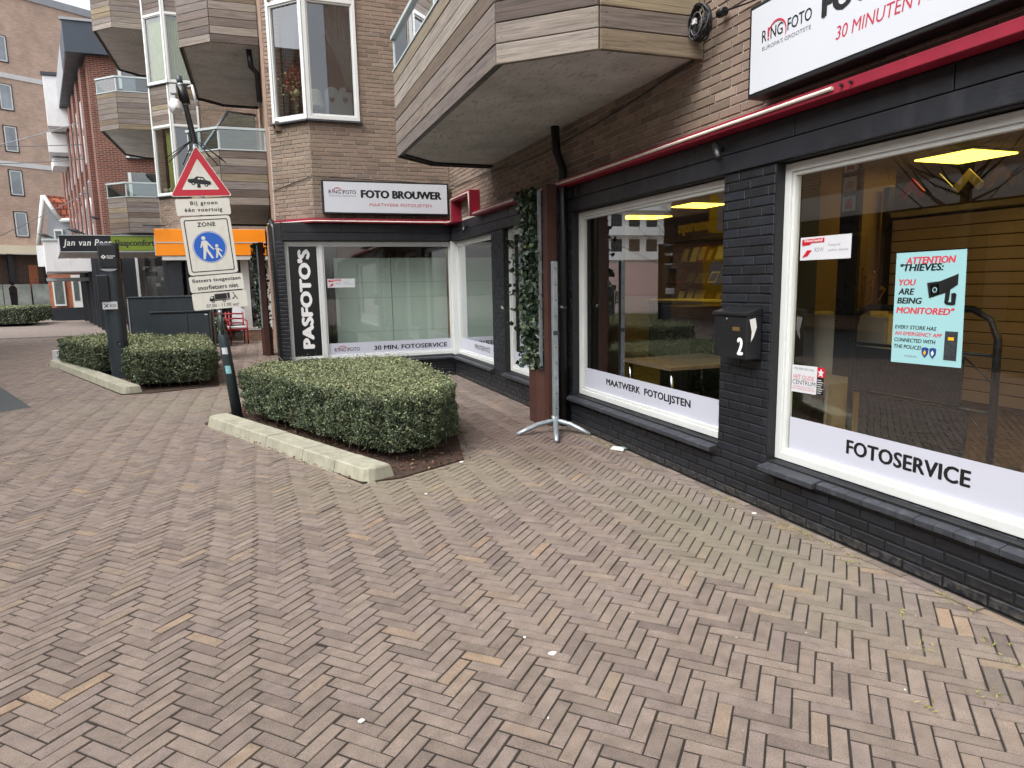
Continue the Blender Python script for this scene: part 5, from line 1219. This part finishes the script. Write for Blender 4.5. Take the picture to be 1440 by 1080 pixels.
# ------------------------------------------------------------------ dark cabinets behind the hedge
t = thing('utility_cabinet', (-1.75, 16.3, 0), 'tall dark grey utility cabinet behind the farther hedge', 'cabinet')
mb = MB(); mb.box((-2.55, 16.0, 0), (-.97, 16.45, 1.33)); mb.build('body', 'cabinet_dark', t, bev=.012); mb = MB(); mb.box((-2.58, 15.98, 1.332), (-.95, 16.47, 1.36)); mb.build('lid', 'cabinet_dark', t, bev=.006); part('trim_strip', 'grey_panel', t, (-2.575, 15.99, 0), (-2.553, 16.46, 1.33))
t = thing('utility_cabinet', (-1.55, 15.55, 0), 'low dark grey utility cabinet with two doors before the taller one', 'cabinet')
mb = MB(); mb.box((-2.08, 15.4, 0), (-1.0, 15.8, 1.02)); mb.build('body', 'cabinet_dark', t, bev=.012); mb = MB(); mb.box((-2.11, 15.37, 1.022), (-.98, 15.83, 1.06)); mb.build('lid', 'black_metal', t, bev=.008)
for x0, x1 in ((-2.06, -1.42), (-1.41, -1.02)): mb = MB(); mb.box((x0, 15.385, .05), (x1, 15.40, 1.0)); mb.build('door', 'cabinet_dark', t, bev=.003)
part('label_tag', 'paper_white', t, (-1.09, 15.38, .965), (-1.03, 15.384, .99))
tag(part('pale_kerb', 'white_panel', None, (-4.35, 17.4, 0), (-3.3, 17.6, .22)), 'white low wall end seen behind the left part of the farther hedge', 'low wall')

# ------------------------------------------------------------------ the orange shop (second wing, street level)
part('ground_wall', 'brown_masonry', bld, (-.52, 20.9, 0), (.31, 21.2, .30)); part('ground_wall', 'shop_dark', bld, (-2.44, 21.3, 2.32), (.31, 21.5, 3.12))
mb = MB(); mb.prism([(-2.30, 20.9), (-1.95, 20.9), (-1.95, 21.25), (-2.44, 21.25), (-2.44, 21.05)], 0, 2.32); mb.build('corner_pillar', 'dark_panel', bld, bev=.01)
t = thing('orange_fascia', (-1.1, 20.6, 2.36), 'bright orange shop fascia in two rows of panels under the balcony of the second wing', 'fascia')
xs = [-2.52, -1.6, -.65, .27]
for r, (z0, z1) in enumerate(((2.40, 2.73), (2.76, 3.10))):
    for a, b_ in zip(xs, xs[1:]): mb = MB(); mb.box((a+.004, 20.60, z0), (b_-.004, 20.64, z1)); mb.build('panel', 'orange_panel', t, bev=.004)
part('backing', 'white_panel', t, (-2.5, 20.642, 2.38), (.27, 20.9, 3.11)); part('light_strip', 'white_frame', t, (-2.52, 20.59, 2.733), (.27, 20.64, 2.757)); part('soffit_edge', 'white_frame', t, (-2.38, 20.62, 2.28), (.29, 20.88, 2.378))
mb = MB(); mb.tube([(-2.75, 20.5, 3.18), (-2.3, 20.45, 3.17), (-2.25, 20.7, 3.2)], .02, 6); tag(mb.build('bracket_lamp', 'black_metal'), 'thin black bracket lamp over the left end of the orange fascia', 'lamp')
fr = part('shop_window', 'white_frame', bld, (-.45, 20.93, .38), (-.24, 21.02, 2.28)); part('sill', 'white_frame', fr, (-.56, 20.88, .30), (.30, 21.0, .38)); part('pane', 'shop_glass', fr, (-.24, 20.97, .38), (.25, 20.98, 2.28)); part('mullion', 'white_frame', fr, (.22, 20.93, .38), (.30, 21.02, 2.28))
fr = part('shop_window', 'dark_panel', bld, (-1.86, 20.93, 0), (-1.80, 21.02, 2.28)); part('pane', 'shop_glass', fr, (-1.80, 20.97, .05), (-.50, 20.98, 2.28)); part('mullion', 'dark_panel', fr, (-1.20, 20.94, 0), (-1.16, 21.01, 2.28))
part('back_room', 'shop_dark', bld, (-2.2, 23.6, 0), (.31, 23.7, 3.1)); part('shop_floor', 'wood_floor', bld, (-2.2, 21.2, .0), (.31, 23.6, .02))
for k, (x, z, c_, s_) in enumerate(((.0, .5, 'trim_red', .3), (-.1, .9, 'curtain_grey', .25), (.1, 1.5, 'shelf_white', .2))):
    mb = MB(); mb.box((x-s_/2, 21.4, z), (x+s_/2, 21.6, z+s_*.8)); tag(mb.build('display_box', c_), ['red display box low in the window of the orange shop', 'grey display box halfway up the window of the orange shop', 'pale display box high in the window of the orange shop'][k], 'display box')
def armchair(x, y, ang, label):
    t = thing('red_chair', (x, y, 0), label, 'chair', 'red chairs in front of the orange shop'); c, s = math.cos(ang), math.sin(ang)
    P_ = lambda a, b_, z: (x+a*c-b_*s, y+a*s+b_*c, z)
    for a, b_ in ((-.22, -.2), (.22, -.2), (-.22, .2), (.22, .2)): mb = MB(); mb.tube([P_(a, b_, 0), P_(a, b_, .62 if b_ < 0 else .86)], .02, 6); mb.build('leg', 'red_paint', t)
    mb = MB(); mb.tube([P_(-.22, -.2, .62), P_(-.22, .2, .66)], .022, 6); mb.build('armrest', 'red_paint', t); mb = MB(); mb.tube([P_(.22, -.2, .62), P_(.22, .2, .66)], .022, 6); mb.build('armrest', 'red_paint', t)
    mb = MB(); mb.extrude([P_(-.24, -.22, .38), P_(.24, -.22, .38), P_(.24, .22, .38), P_(-.24, .22, .38)], (0, 0, .04)); mb.build('seat', 'red_paint', t)
    mb = MB(); mb.extrude([P_(-.21, -.2, .421), P_(.21, -.2, .421), P_(.21, .18, .421), P_(-.21, .18, .421)], (0, 0, .06)); mb.build('cushion', 'paper_white', t, bev=.015)
    for z in (.55, .67, .80): mb = MB(); mb.tube([P_(-.22, .2, z), P_(0, .25, z+.01), P_(.22, .2, z)], .02, 6); mb.build('back_rail', 'red_paint', t)
armchair(-.63, 19.9, .25, 'red wooden armchair with a white cushion before the orange shop'); armchair(-1.08, 20.15, -.2, 'red wooden armchair half hidden behind the small shrub')
t = thing('heart_board', (-.60, 20.45, 0), 'white leaning board with a dark heart behind the red armchair', 'board')
mb = MB(); mb.extrude([(-.78, 20.35, .5), (-.42, 20.35, .5), (-.42, 20.5, 1.22), (-.70, 20.5, 1.22)], (0, .03, 0)); mb.build('board', 'paper_white', t)
mb = MB(); flat(mb, PL((-.47, 20.42, 0), (1, 0, 0)), [(0, .95), (.09, 1.05), (.07, 1.12), (.02, 1.13), (0, 1.10), (-.02, 1.13), (-.07, 1.12), (-.09, 1.05)], 0, .01); mb.build('heart', 'shop_dark', t)
t = thing('flower_pot', (-1.45, 20.4, 0), 'dark pot with straw coloured flowers above the tall utility cabinet', 'plant pot')
mb = MB(); mb.tube([(-1.45, 20.4, 0), (-1.45, 20.4, 1.2)], [.12, .15], 12); mb.build('pot', 'shop_dark', t); leafsoup('flowers', np.array([-1.45, 20.4, 1.28])+RNG.normal(size=(200, 3))*np.array([.12, .08, .05]), .06, 'dry_straw', t)

# ------------------------------------------------------------------ red brick building with the black and green canopy
red = thing('red_brick_building', (-5.0, 28, 0), 'red brick building with white window strips, dark roof box and street level columns', 'building')
U = Vector((-.27, .963, 0)).normalized(); A0 = Vector((-5.0, 28.0, 0))
NR = Vector((-U.y, U.x, 0))*1.0
if NR.x > 0: NR = -NR
RF = PL(tuple(A0+U*16), tuple(-U))    # u grows towards the camera
mb = MB(); mb.prism([(-5.0, 28), (-2.44, 28), (-2.44, 44), tuple((A0+U*16)[:2])], 3.0, 10.6); mb.build('upper_wall', 'red_masonry', red)
mb = MB(); q = A0+Vector((.9, .4, 0)); mb.prism([(q.x+.5, q.y+.5), (-2.44, q.y+.5), (-2.44, 44), tuple((q+U*16)[:2])], 0, 3.0); mb.build('street_wall', 'shop_dark', red)
for k in range(8):
    a = 14.9-k*2.0; 
    mb = MB(); pbox(mb, RF, (a-.42, a+.42), (3.0, 9.2), (.0, .16)); mb.build('pilaster', 'red_masonry', red)
    if k < 7:
        for z0, z1 in ((3.5, 5.6), (6.2, 8.4)):
            mb = MB(); pbox(mb, RF, (a-1.4, a-.6), (z0, z1), (.02, .12)); f = mb.build('window', 'grey_panel', red); mb = MB(); pbox(mb, RF, (a-1.2, a-.8), (z0+.5, z1-.1), (.121, .13)); mb.build('pane', 'house_glass', f)
# end wall facing the street: loggias behind the balconies
for z in (3.3, 6.1, 8.0):
    mb = MB(); mb.box((-4.1, 27.9, z), (-2.5, 27.99, z+ (1.35 if z > 7 else 2.3))); f = mb.build('loggia', 'curtain_grey', red); part('jamb', 'white_frame', f, (-4.05, 27.85, z), (-3.95, 27.9, z+(1.3 if z > 7 else 2.3))); part('pane', 'house_glass', f, (-3.95, 27.87, z), (-2.5, 27.88, z+(1.3 if z > 7 else 2.3)))
# roof box
q0 = (-5.55, 28.0); q1 = (-7.62, 36.0)
mb = MB(); mb.prism([(q0[0], 27.75), (-2.44, 27.75), (-2.44, 28.6), (-4.4, 28.6), (-6.72, 36.0), q1], 9.45, 10.45); mb.build('roof_box', 'navy_roof', red)
mb = MB(); mb.extrude([(q0[0]-.01, q0[1]-.02, 9.43), (q1[0]-.01, q1[1], 9.43), (q1[0]-.01, q1[1], 10.47), (q0[0]-.01, q0[1]-.02, 10.47)], (-.03, 0, 0)); mb.build('fascia', 'grey_panel', red)
part('roof_edge', 'grey_panel', red, (-5.62, 27.70, 10.45), (-2.44, 27.9, 10.53))
for (x0, x1, y0, y1, z0, z1) in ((-8.15, -6.7, 36.0, 38.5, 8.65, 10.75), (-8.5, -7.05, 37.2, 39.4, 7.75, 8.60), (-8.6, -7.5, 38.2, 40, 7.3, 7.7)):
    mb = MB(); mb.prism([(x0, y0), (x1, y0), (x1-.5, y1), (x0-.5, y1)], z0, z1); mb.build('bay_box', 'white_panel', red, bev=.02)
part('bay_roof', 'dark_panel', red, (-8.2, 35.95, 10.76), (-6.7, 38.0, 10.9))
# columns
for (x, y) in ((-5.15, 28.4), (-5.65, 30.4), (-6.2, 32.6), (-6.8, 34.9), (-7.45, 37.4), (-8.25, 40.2), (-9.1, 43.3)):
    mb = MB(); mb.box((x-.17, y-.2, 0), (x+.20, y+.2, 2.95)); mb.build('column', 'dark_panel', red, bev=.01)
    if y < 36: part('column_edge', 'grey_panel', red, (x+.205, y+.6, 0), (x+.26, y+.66, 2.6))
# shop front in the end wall
mb = MB(); mb.box((-4.55, 28.0, 0), (-4.12, 28.2, 3.0)); mb.build('shop_panel', 'dark_panel', red); part('shop_post', 'white_frame', red, (-4.11, 27.95, 0), (-4.03, 28.05, 2.95)); f = part('shop_window', 'dark_panel', red, (-4.03, 28.0, 2.85), (-2.44, 28.1, 2.95)); part('pane', 'shop_glass', f, (-4.03, 28.03, 0.1), (-2.44, 28.04, 2.85))
part('shop_interior', 'shop_dark', red, (-4.1, 30, 0), (-2.44, 30.1, 3)); 
for k in range(14):
    x = random.uniform(-3.95, -2.6); z = random.uniform(.6, 2.2); s_ = random.uniform(.08, .22); mb = MB(); mb.box((x, 28.8, z), (x+s_, 28.95, z+s_*.8)); mb.build('shelf_box', random.choice(['shelf_white', 'paper_white', 'curtain_grey', 'conifer_leaf']), red)
# canopy with the two name boards
can = thing('shop_canopy', (-4.3, 23.5, 2.5), 'box shaped shop canopy with a black and a green name board under the third balcony', 'canopy')
mb = MB(); mb.prism([(-4.93, 21.63), (-2.66, 21.63), (-3.2, 26.6), (-6.15, 26.6)], 2.60, 2.98); mb.build('box', 'white_panel', can)
CPn = PL((0, 21.63, 0), (1, 0, 0))
mb = MB(); pbox(mb, CPn, (-4.93, -3.72), (2.565, 2.985), (0, .03)); bb = mb.build('name_board', 'navy_panel', can, label='black name board'); text('lettering', 'Jan van Peer', CPn, -4.85, 2.665, -3.70, 2.885, .0312, 'text_white', bb, .004, shear=.22, spacing=1.12)
mb = MB(); pbox(mb, CPn, (-3.715, -2.68), (2.585, 2.975), (0, .03)); gb = mb.build('name_board', 'green_panel', can, label='green name board'); text('lettering', 'Slaapcomfort', CPn, -3.62, 2.66, -2.66, 2.88, .0312, 'text_black', gb, .008)
mb = MB()
for z0, z1 in ((2.545, 2.565), (2.985, 3.005)): pbox(mb, CPn, (-4.95, -2.64), (z0, z1), (0, .045))
mb.build('edge_strip', 'rail_alu', can, kind='stuff')
for k in range(9):
    f0 = k/9; x0, x1 = -4.93+2.27*f0, -4.93+2.27*(f0+.1); X0, X1 = -6.15+2.95*f0, -6.15+2.95*(f0+.1)
    mb = MB(); mb.prism([(x0, 21.65), (x1, 21.65), (X1, 26.5), (X0, 26.5)], 2.575, 2.598); mb.build('soffit_board', 'white_panel', can)
part('end_panel', 'white_panel', can, (-2.66, 21.6, 2.45), (-2.5, 21.8, 3.0))
t = thing('white_canopy', (-7.5, 36, 2.3), 'large white boxed canopy behind the black name board', 'canopy')
mb = MB(); mb.prism([(-8.35, 34.0), (-5.9, 34.0), (-7.0, 39), (-9.6, 39)], 2.33, 3.62); mb.build('box', 'white_panel', t, bev=.02); mb = MB(); mb.prism([(-8.4, 33.95), (-5.9, 33.95), (-6.0, 34.3), (-8.45, 34.3)], 3.625, 3.70); mb.build('edge', 'rail_alu', t)
mb = MB(); mb.prism([(-9.0, 36.5), (-6.6, 36.5), (-6.8, 39), (-9.6, 39)], 1.98, 2.12); mb.build('lower_edge', 'grey_panel', t); part('end_sign', 'white_panel', t, (-9.0, 35.5, 2.6), (-8.6, 35.7, 3.5))
def bird(x, y, z, s, label, flip=1):
    t = MB(); t.smooth = True
    t.tube([(x-.16*s*flip, y, z+.12*s), (x-.12*s*flip, y, z+.13*s), (x-.04*s*flip, y, z+.10*s), (x+.05*s*flip, y, z+.07*s), (x+.14*s*flip, y, z+.04*s), (x+.24*s*flip, y, z+.0*s)], [.012*s, .032*s, .055*s, .06*s, .03*s, .012*s], 10)
    for d in (-.01, .03): t.tube([(x+d*s, y, z+.05*s), (x+d*s, y, z-.03*s)], .005*s, 5)
    t.tube([(x-.17*s*flip, y, z+.12*s), (x-.205*s*flip, y, z+.11*s)], [.008*s, .002*s], 5)
    tag(t.build('bird', 'feather'), label, 'bird')
bird(-4.58, 21.75, 3.035, 1.0, 'dark jackdaw standing on the canopy above the black name board'); bird(-8.3, 34.1, 3.735, 1.3, 'dark pigeon on the far edge of the white canopy'); bird(-5.3, 28.2, 4.0, .8, 'dark pigeon perched on a ledge of the red brick wall')

# ------------------------------------------------------------------ small gabled house
hs_ = thing('gabled_house', (-9.6, 43, 0), 'small orange brick house with an orange tiled gable roof and white trim', 'house')
mb = MB(); mb.box((-10.35, 42.2, 0), (-8.0, 47, 3.0)); mb.build('wall', 'orange_masonry', hs_); part('plinth', 'dark_panel', hs_, (-10.4, 42.15, 0), (-8.0, 42.25, .65))
f = part('window', 'white_frame', hs_, (-10.15, 42.1, .75), (-9.6, 42.2, 2.15)); part('pane', 'house_glass', f, (-10.08, 42.07, .85), (-9.67, 42.1, 2.05)); f = part('door', 'white_frame', hs_, (-9.28, 42.1, .65), (-8.6, 42.2, 2.35)); part('pane', 'house_glass', f, (-9.2, 42.07, 1.0), (-8.95, 42.1, 2.2)); 
mb = MB(); mb.extrude([(-10.15, 42.0, 3.7), (-9.95, 42.0, 6.3), (-8.9, 42.0, 4.9), (-8.9, 42.0, 3.7)], (0, 5, 0)); mb.build('gable', 'grey_panel', hs_)
mb = MB(); mb.extrude([(-10.0, 41.8, 6.32), (-8.1, 43.5, 6.32), (-7.2, 41.8, 5.2), (-9.35, 41.75, 5.15)], (0, .05, .08)); mb.build('roof', 'roof_tiles', hs_)
for a, b_ in (((-10.0, 41.7, 6.35), (-10.45, 41.7, 3.9)), ((-10.0, 41.7, 6.35), (-9.35, 41.7, 5.12)), ((-9.4, 41.7, 5.12), (-7.5, 41.7, 5.25))): mb = MB(); mb.tube([a, b_], .11, 4); mb.build('bargeboard', 'white_frame', hs_)
for x0, x1 in ((-9.75, -9.35), (-8.95, -8.55)): f = part('dormer_window', 'white_frame', hs_, (x0, 41.85, 3.75), (x1, 41.95, 4.7)); part('pane', 'house_glass', f, (x0+.06, 41.82, 3.85), (x1-.06, 41.85, 4.6))
part('lower_storey', 'grey_panel', hs_, (-10.3, 42.05, 3.0), (-8.0, 42.2, 3.75))

# ------------------------------------------------------------------ tall brick block closing the square
BP = PL((-13.46, 51.3, 0), (.836, .549, 0))
blk = thing('brick_block', (-13.5, 51.3, 0), 'tall pale brick apartment block with white bands closing the square at the left', 'building')
mb = MB(); mb.obox(BP.o, BP.u, BP.v, BP.n, (-3.4, 12), (4.35, 19.2), (-8, 0)); mb.build('wall', 'far_brick', blk)
mb = MB(); pbox(mb, BP, (-3.45, 12.05), (19.2, 19.65), (-8, .08)); mb.build('roof_edge', 'grey_panel', blk)
for z in (14.5, 9.3): mb = MB(); pbox(mb, BP, (-3.4, 12), (z-.14, z+.14), (0, .05)); mb.build('band', 'white_panel', blk)
mb = MB(); pbox(mb, BP, (-3.5, 12), (3.85, 4.36), (0, .5)); mb.build('band', 'cream_band', blk)
for zb in (15.3, 12.5, 10.05, 7.45, 4.95):
    for sc_i in (-2.9, -.5, 5.6):
        mb = MB(); pbox(mb, BP, (sc_i-.06, sc_i+.70), (zb-.06, zb+1.52), (.0, .03)); f = mb.build('window', 'dark_panel', blk)
        mb = MB(); a, b_ = sc_i, sc_i+.64
        for ru, rv in (((a, a+.06), (zb, zb+1.46)), ((b_-.06, b_), (zb, zb+1.46)), ((a, b_), (zb, zb+.06)), ((a, b_), (zb+1.4, zb+1.46))): pbox(mb, BP, ru, rv, (.031, .06))
        mb.build('frame', 'white_frame', f); mb = MB(); pbox(mb, BP, (a+.06, b_-.06), (zb+.06, zb+1.4), (.032, .04)); mb.build('pane', 'curtain_pane', f)
mb = MB(); pbox(mb, BP, (-3.4, 12), (0, 3.85), (-2, -.35)); mb.build('street_wall', 'brown_masonry_dark', blk)
for a in (-3.0, -1.1, .9, 3.1): mb = MB(); pbox(mb, BP, (a, a+.28), (0, 3.85), (-.35, -.1)); mb.build('pillar', 'dark_panel', blk)
mb = MB(); pbox(mb, BP, (.0, .5), (1.2, 3.2), (-.34, -.3)); mb.build('door', 'orange_masonry', blk)
for k, (a, b_) in enumerate(((-3.2, -1.6), (-1.55, -.1), (.0, 1.4), (1.5, 2.6))):
    mb = MB(); pbox(mb, BP, (a, b_), (.35, 2.0), (-.08, -.03)); f = mb.build('glass_screen', 'pane_print', blk)
mb = MB(); c0 = -1.05
flat(mb, BP, [(c0-.16, .4), (c0+.16, .4), (c0+.2, 1.2), (c0+.22, 1.75), (c0+.1, 1.92), (c0-.1, 1.92), (c0-.22, 1.75), (c0-.2, 1.2)], -.029, .005); flat(mb, BP, arcpts(c0, 2.05, .12, 0, 345, 12), -.029, .005); mb.build('printed_figure', 'shop_dark', blk)

# ------------------------------------------------------------------ wires across the street
for k, (z0, z1, zs) in enumerate(((6.03, 6.72, .02), (5.99, 6.06, -.02), (5.48, 5.62, .0), (3.5, 4.6, .0))):
    mb = MB(); p0, p1 = Vector((-9.5, 25, z0-(z1-z0)*1.2)), Vector((-4.9, 25.5, z1)); mb.tube([p0.lerp(p1, t_)-Vector((0, 0, .12*math.sin(math.pi*t_))) for t_ in np.linspace(0, 1, 9)], .012, 4)
    tag(mb.build('wire', 'grey_panel' if k == 0 else 'text_grey'), ['pale wire rising across the brick block to the red brick wall, topmost of four', 'thin level wire across the brick block, second from the top', 'thin level wire across the brick block, third from the top', 'thin wire low across the brick block above its white fascia'][k], 'wire')

# ------------------------------------------------------------------ litter, chewing gum, weeds
for (x, y, r, lab, mt) in ((1.02, 2.37, .017, 'round white spot of chewing gum right of the middle of the paving', 'litter_white'), (.96, 2.53, .007, 'small white spot of gum beside the larger one', 'litter_white'), (.23, 2.22, .012, 'white bird dropping near the lower left of the paving', 'litter_white'), (1.03, 4.67, .012, 'white speck of litter on the paving near the kerb end', 'litter_white'), (1.51, 5.42, .02, 'crumpled white scrap at the corner of the nearest planting bed', 'litter_white'), (2.97-.08, 3.41, .016, 'white paper scrap lying by the shop wall below the letter box', 'litter_white')):
    mb = MB(); n = 11; mb.prism([(x+r*random.uniform(.75, 1.1)*math.cos(6.283*k/n), y+r*random.uniform(.6, 1.0)*math.sin(6.283*k/n)) for k in range(n)], .0015, .006); tag(mb.build('litter_spot', mt), lab, 'litter')
mb = MB(); mb.extrude([(2.86, 5.28, .004), (2.93, 5.36, .004), (2.975, 5.22, .02), (2.91, 5.14, .012)], (0, 0, .006)); tag(mb.build('crushed_carton', 'litter_white'), 'crushed white and teal carton on the paving under the middle window', 'litter')
mb = MB(); mb.extrude([(2.93, 5.2, .028), (2.975, 5.24, .022), (2.97, 5.18, .02)], (0, 0, .004)); tag(mb.build('wrapper', 'litter_teal'), 'small teal wrapper lying on the crushed carton', 'litter')
q = []
for k in range(500):
    y = random.uniform(1.1, 6.0)**1.0; q += [(2.93-abs(random.gauss(0, .035)), y, .004+random.random()*.012)] if (math.sin(y*7)+math.sin(y*2.3+1)) > .2 else []
for cx, cy in ((2.73, 1.76), (2.62, 1.62), (2.45, 1.85), (2.35, 1.5), (2.6, 2.1), (2.9, 1.55), (2.85, 2.6), (2.88, 3.0), (2.1, 1.55)):
    q += [(cx+random.gauss(0, .03), cy+random.gauss(0, .03), .006+random.random()*.01) for _ in range(12)]
leafsoup('weeds', np.array(q), .022, 'weed_leaf', None, aspect=.25, kind='stuff', up=np.array([0, 0, .8]))
q = [(x+random.gauss(0, .02), y+random.gauss(0, .02), .006) for x, y in [(random.uniform(-.5, 2.8), random.uniform(1.5, 7)) for _ in range(60)]]
q = [p for p in q if not inside(p[:2], BED1)][:30]
leafsoup('grit', np.array(q), .010, 'litter_white', None, kind='stuff', up=np.array([0, 0, 2.]))

# ------------------------------------------------------------------ the far side of the street: outside the frame, seen mirrored in the shop glass
op = thing('opposite_shops', (-12, 8, 0), 'brown brick shops across the street with a white fascia band, mirrored in the shop windows', 'building')
mb = MB(); mb.box((-16, -14, 0), (-9.5, 17.8, 8.2)); mb.build('wall', 'opposite_masonry', op)
part('fascia_band', 'bright_white', op, (-9.5, -14, 3.1), (-8.9, 17.5, 3.75)); part('canopy', 'shop_dark', op, (-9.5, -14, 2.7), (-8.6, 17.6, 3.08))
for k in range(9):
    y = -12+k*3.3; f = part('shop_window', 'shop_dark', op, (-9.5, y, .4), (-9.44, y+2.7, 2.6)); 
    for z in (4.9,): f = part('window', 'white_frame', op, (-9.5, y+.4, z), (-9.44, y+2.0, z+1.6)); part('pane', 'house_glass', f, (-9.435, y+.5, z+.1), (-9.42, y+1.9, z+1.5)); part('recess', 'curtain_grey', f, (-9.439, y+.5, z+.1), (-9.436, y+1.9, z+1.5))
ys = thing('yellow_shop', (-12, 21, 0), 'shop across the street with yellow boards and banner, mirrored in the middle window', 'building')
mb = MB(); mb.box((-16, 17.8, 0), (-9.5, 24, 7.6)); mb.build('wall', 'opposite_masonry', ys); part('fascia', 'shop_dark', ys, (-9.5, 17.8, 2.9), (-9.2, 24, 3.9))
OPP = PL((-9.2, 0, 0), (0, 1, 0))
text('lettering', 'intertoys', OPP, 21.0, 3.15, 23.0, 3.65, .01, 'yellow_shop', ys, .02)
for k in range(2): f = part('poster_panel', 'yellow_shop', ys, (-9.5, 18.2+k*1.9, .5), (-9.42, 19.8+k*1.9, 2.7)); mb = MB(); flat(mb, PL((-9.42, 19.0+k*1.9, 0), (0, 1, 0)), arcpts(0, 1.7, .45, 0, 345, 18), .002, .01); mb.build('printed_disc', 'paper_white', f)
t = thing('banner_sign', (-9.0, 19.3, 4), 'tall yellow banner sign on the shop across the street', 'banner'); part('board', 'yellow_shop', t, (-9.45, 20.3, 3.1), (-8.7, 20.4, 5.3)); text('lettering', 'intertoys', PL((0, 20.3, 0), (1, 0, 0)), -9.3, 3.2, -8.85, 5.2, .01, 'paper_white', t, .02, vert=True)
ap = thing('white_apartments', (-38, 78, 0), 'white apartment tower with balcony rows beyond the square, mirrored in the middle window', 'building')
mb = MB(); mb.box((-52, 76, 0), (-27, 88, 28)); mb.build('wall', 'bright_white', ap)
for k in range(8):
    z = 4+k*3; part('balcony', 'white_frame', ap, (-52, 74.6, z), (-27, 76, z+1.0))
    for j in range(10): part('window', 'shop_dark', ap, (-51.5+j*2.5, 75.95, z+1.0), (-50+j*2.5, 75.99, z+2.6))
tag(part('low_wall', 'pink_wall', None, (-45, 60, 0), (-24, 60.5, 3.2)), 'long pinkish wall before the white apartments', 'wall')
for k, (x, y) in enumerate(((-6.6, 9.5), (-12.5, 27.5))):
    t = thing('street_tree', (x, y, 0), ['bare street tree across the street opposite the right shop window', 'bare street tree at the corner of the yellow shop'][k], 'tree')
    mb = MB(); mb.tube([(x, y, 0), (x+.05, y, 2.2), (x-.1, y+.1, 4.2), (x, y, 6.5)], [.13, .11, .08, .03], 8); mb.build('trunk', 'bark', t)
    mb = MB()
    for q in range(60):
        z = random.uniform(2.4, 6.2); a = random.uniform(0, 6.28); L = random.uniform(.8, 2.2)*(1-(z-2.4)/6); e = (x+math.cos(a)*L, y+math.sin(a)*L, z+L*.7); mb.tube([(x, y, z), ((x+e[0])/2, (y+e[1])/2, z+L*.25), e], [.03, .018, .006], 5)
        for r in range(3): mb.tube([e, (e[0]+random.uniform(-.5, .5), e[1]+random.uniform(-.5, .5), e[2]+random.uniform(.1, .5))], [.006, .003], 4)
    mb.build('branches', 'bark', t, kind='stuff')

# ------------------------------------------------------------------ repeats share a group
GROUPS = {'hedge': 'clipped hedges in the square', 'kerb': 'concrete kerbs along the hedges', 'shop_sign': 'light box signs of the photo shop', 'sticker': 'stickers on the shop glass', 'ivy_planter': 'ivy planters along the facade',
          'utility_cabinet': 'utility cabinets behind the hedge', 'wire': 'wires across the street', 'bird': 'birds perched on the canopies', 'curtain': 'curtains in the corner windows', 'pot_plant': 'pot plants in the corner window',
          'wooden_chair': 'heart backed chairs in the corner window', 'display_box': 'boxes in the window of the orange shop', 'bracket_lamp': 'bracket lamps on the shop fronts', 'litter_spot': 'spots of litter on the paving', 'street_tree': 'bare street trees'}
for o in COL.objects:
    k = o.name.split('.')[0]
    if o.parent is None and k in GROUPS and 'group' not in o: o['group'] = GROUPS[k]
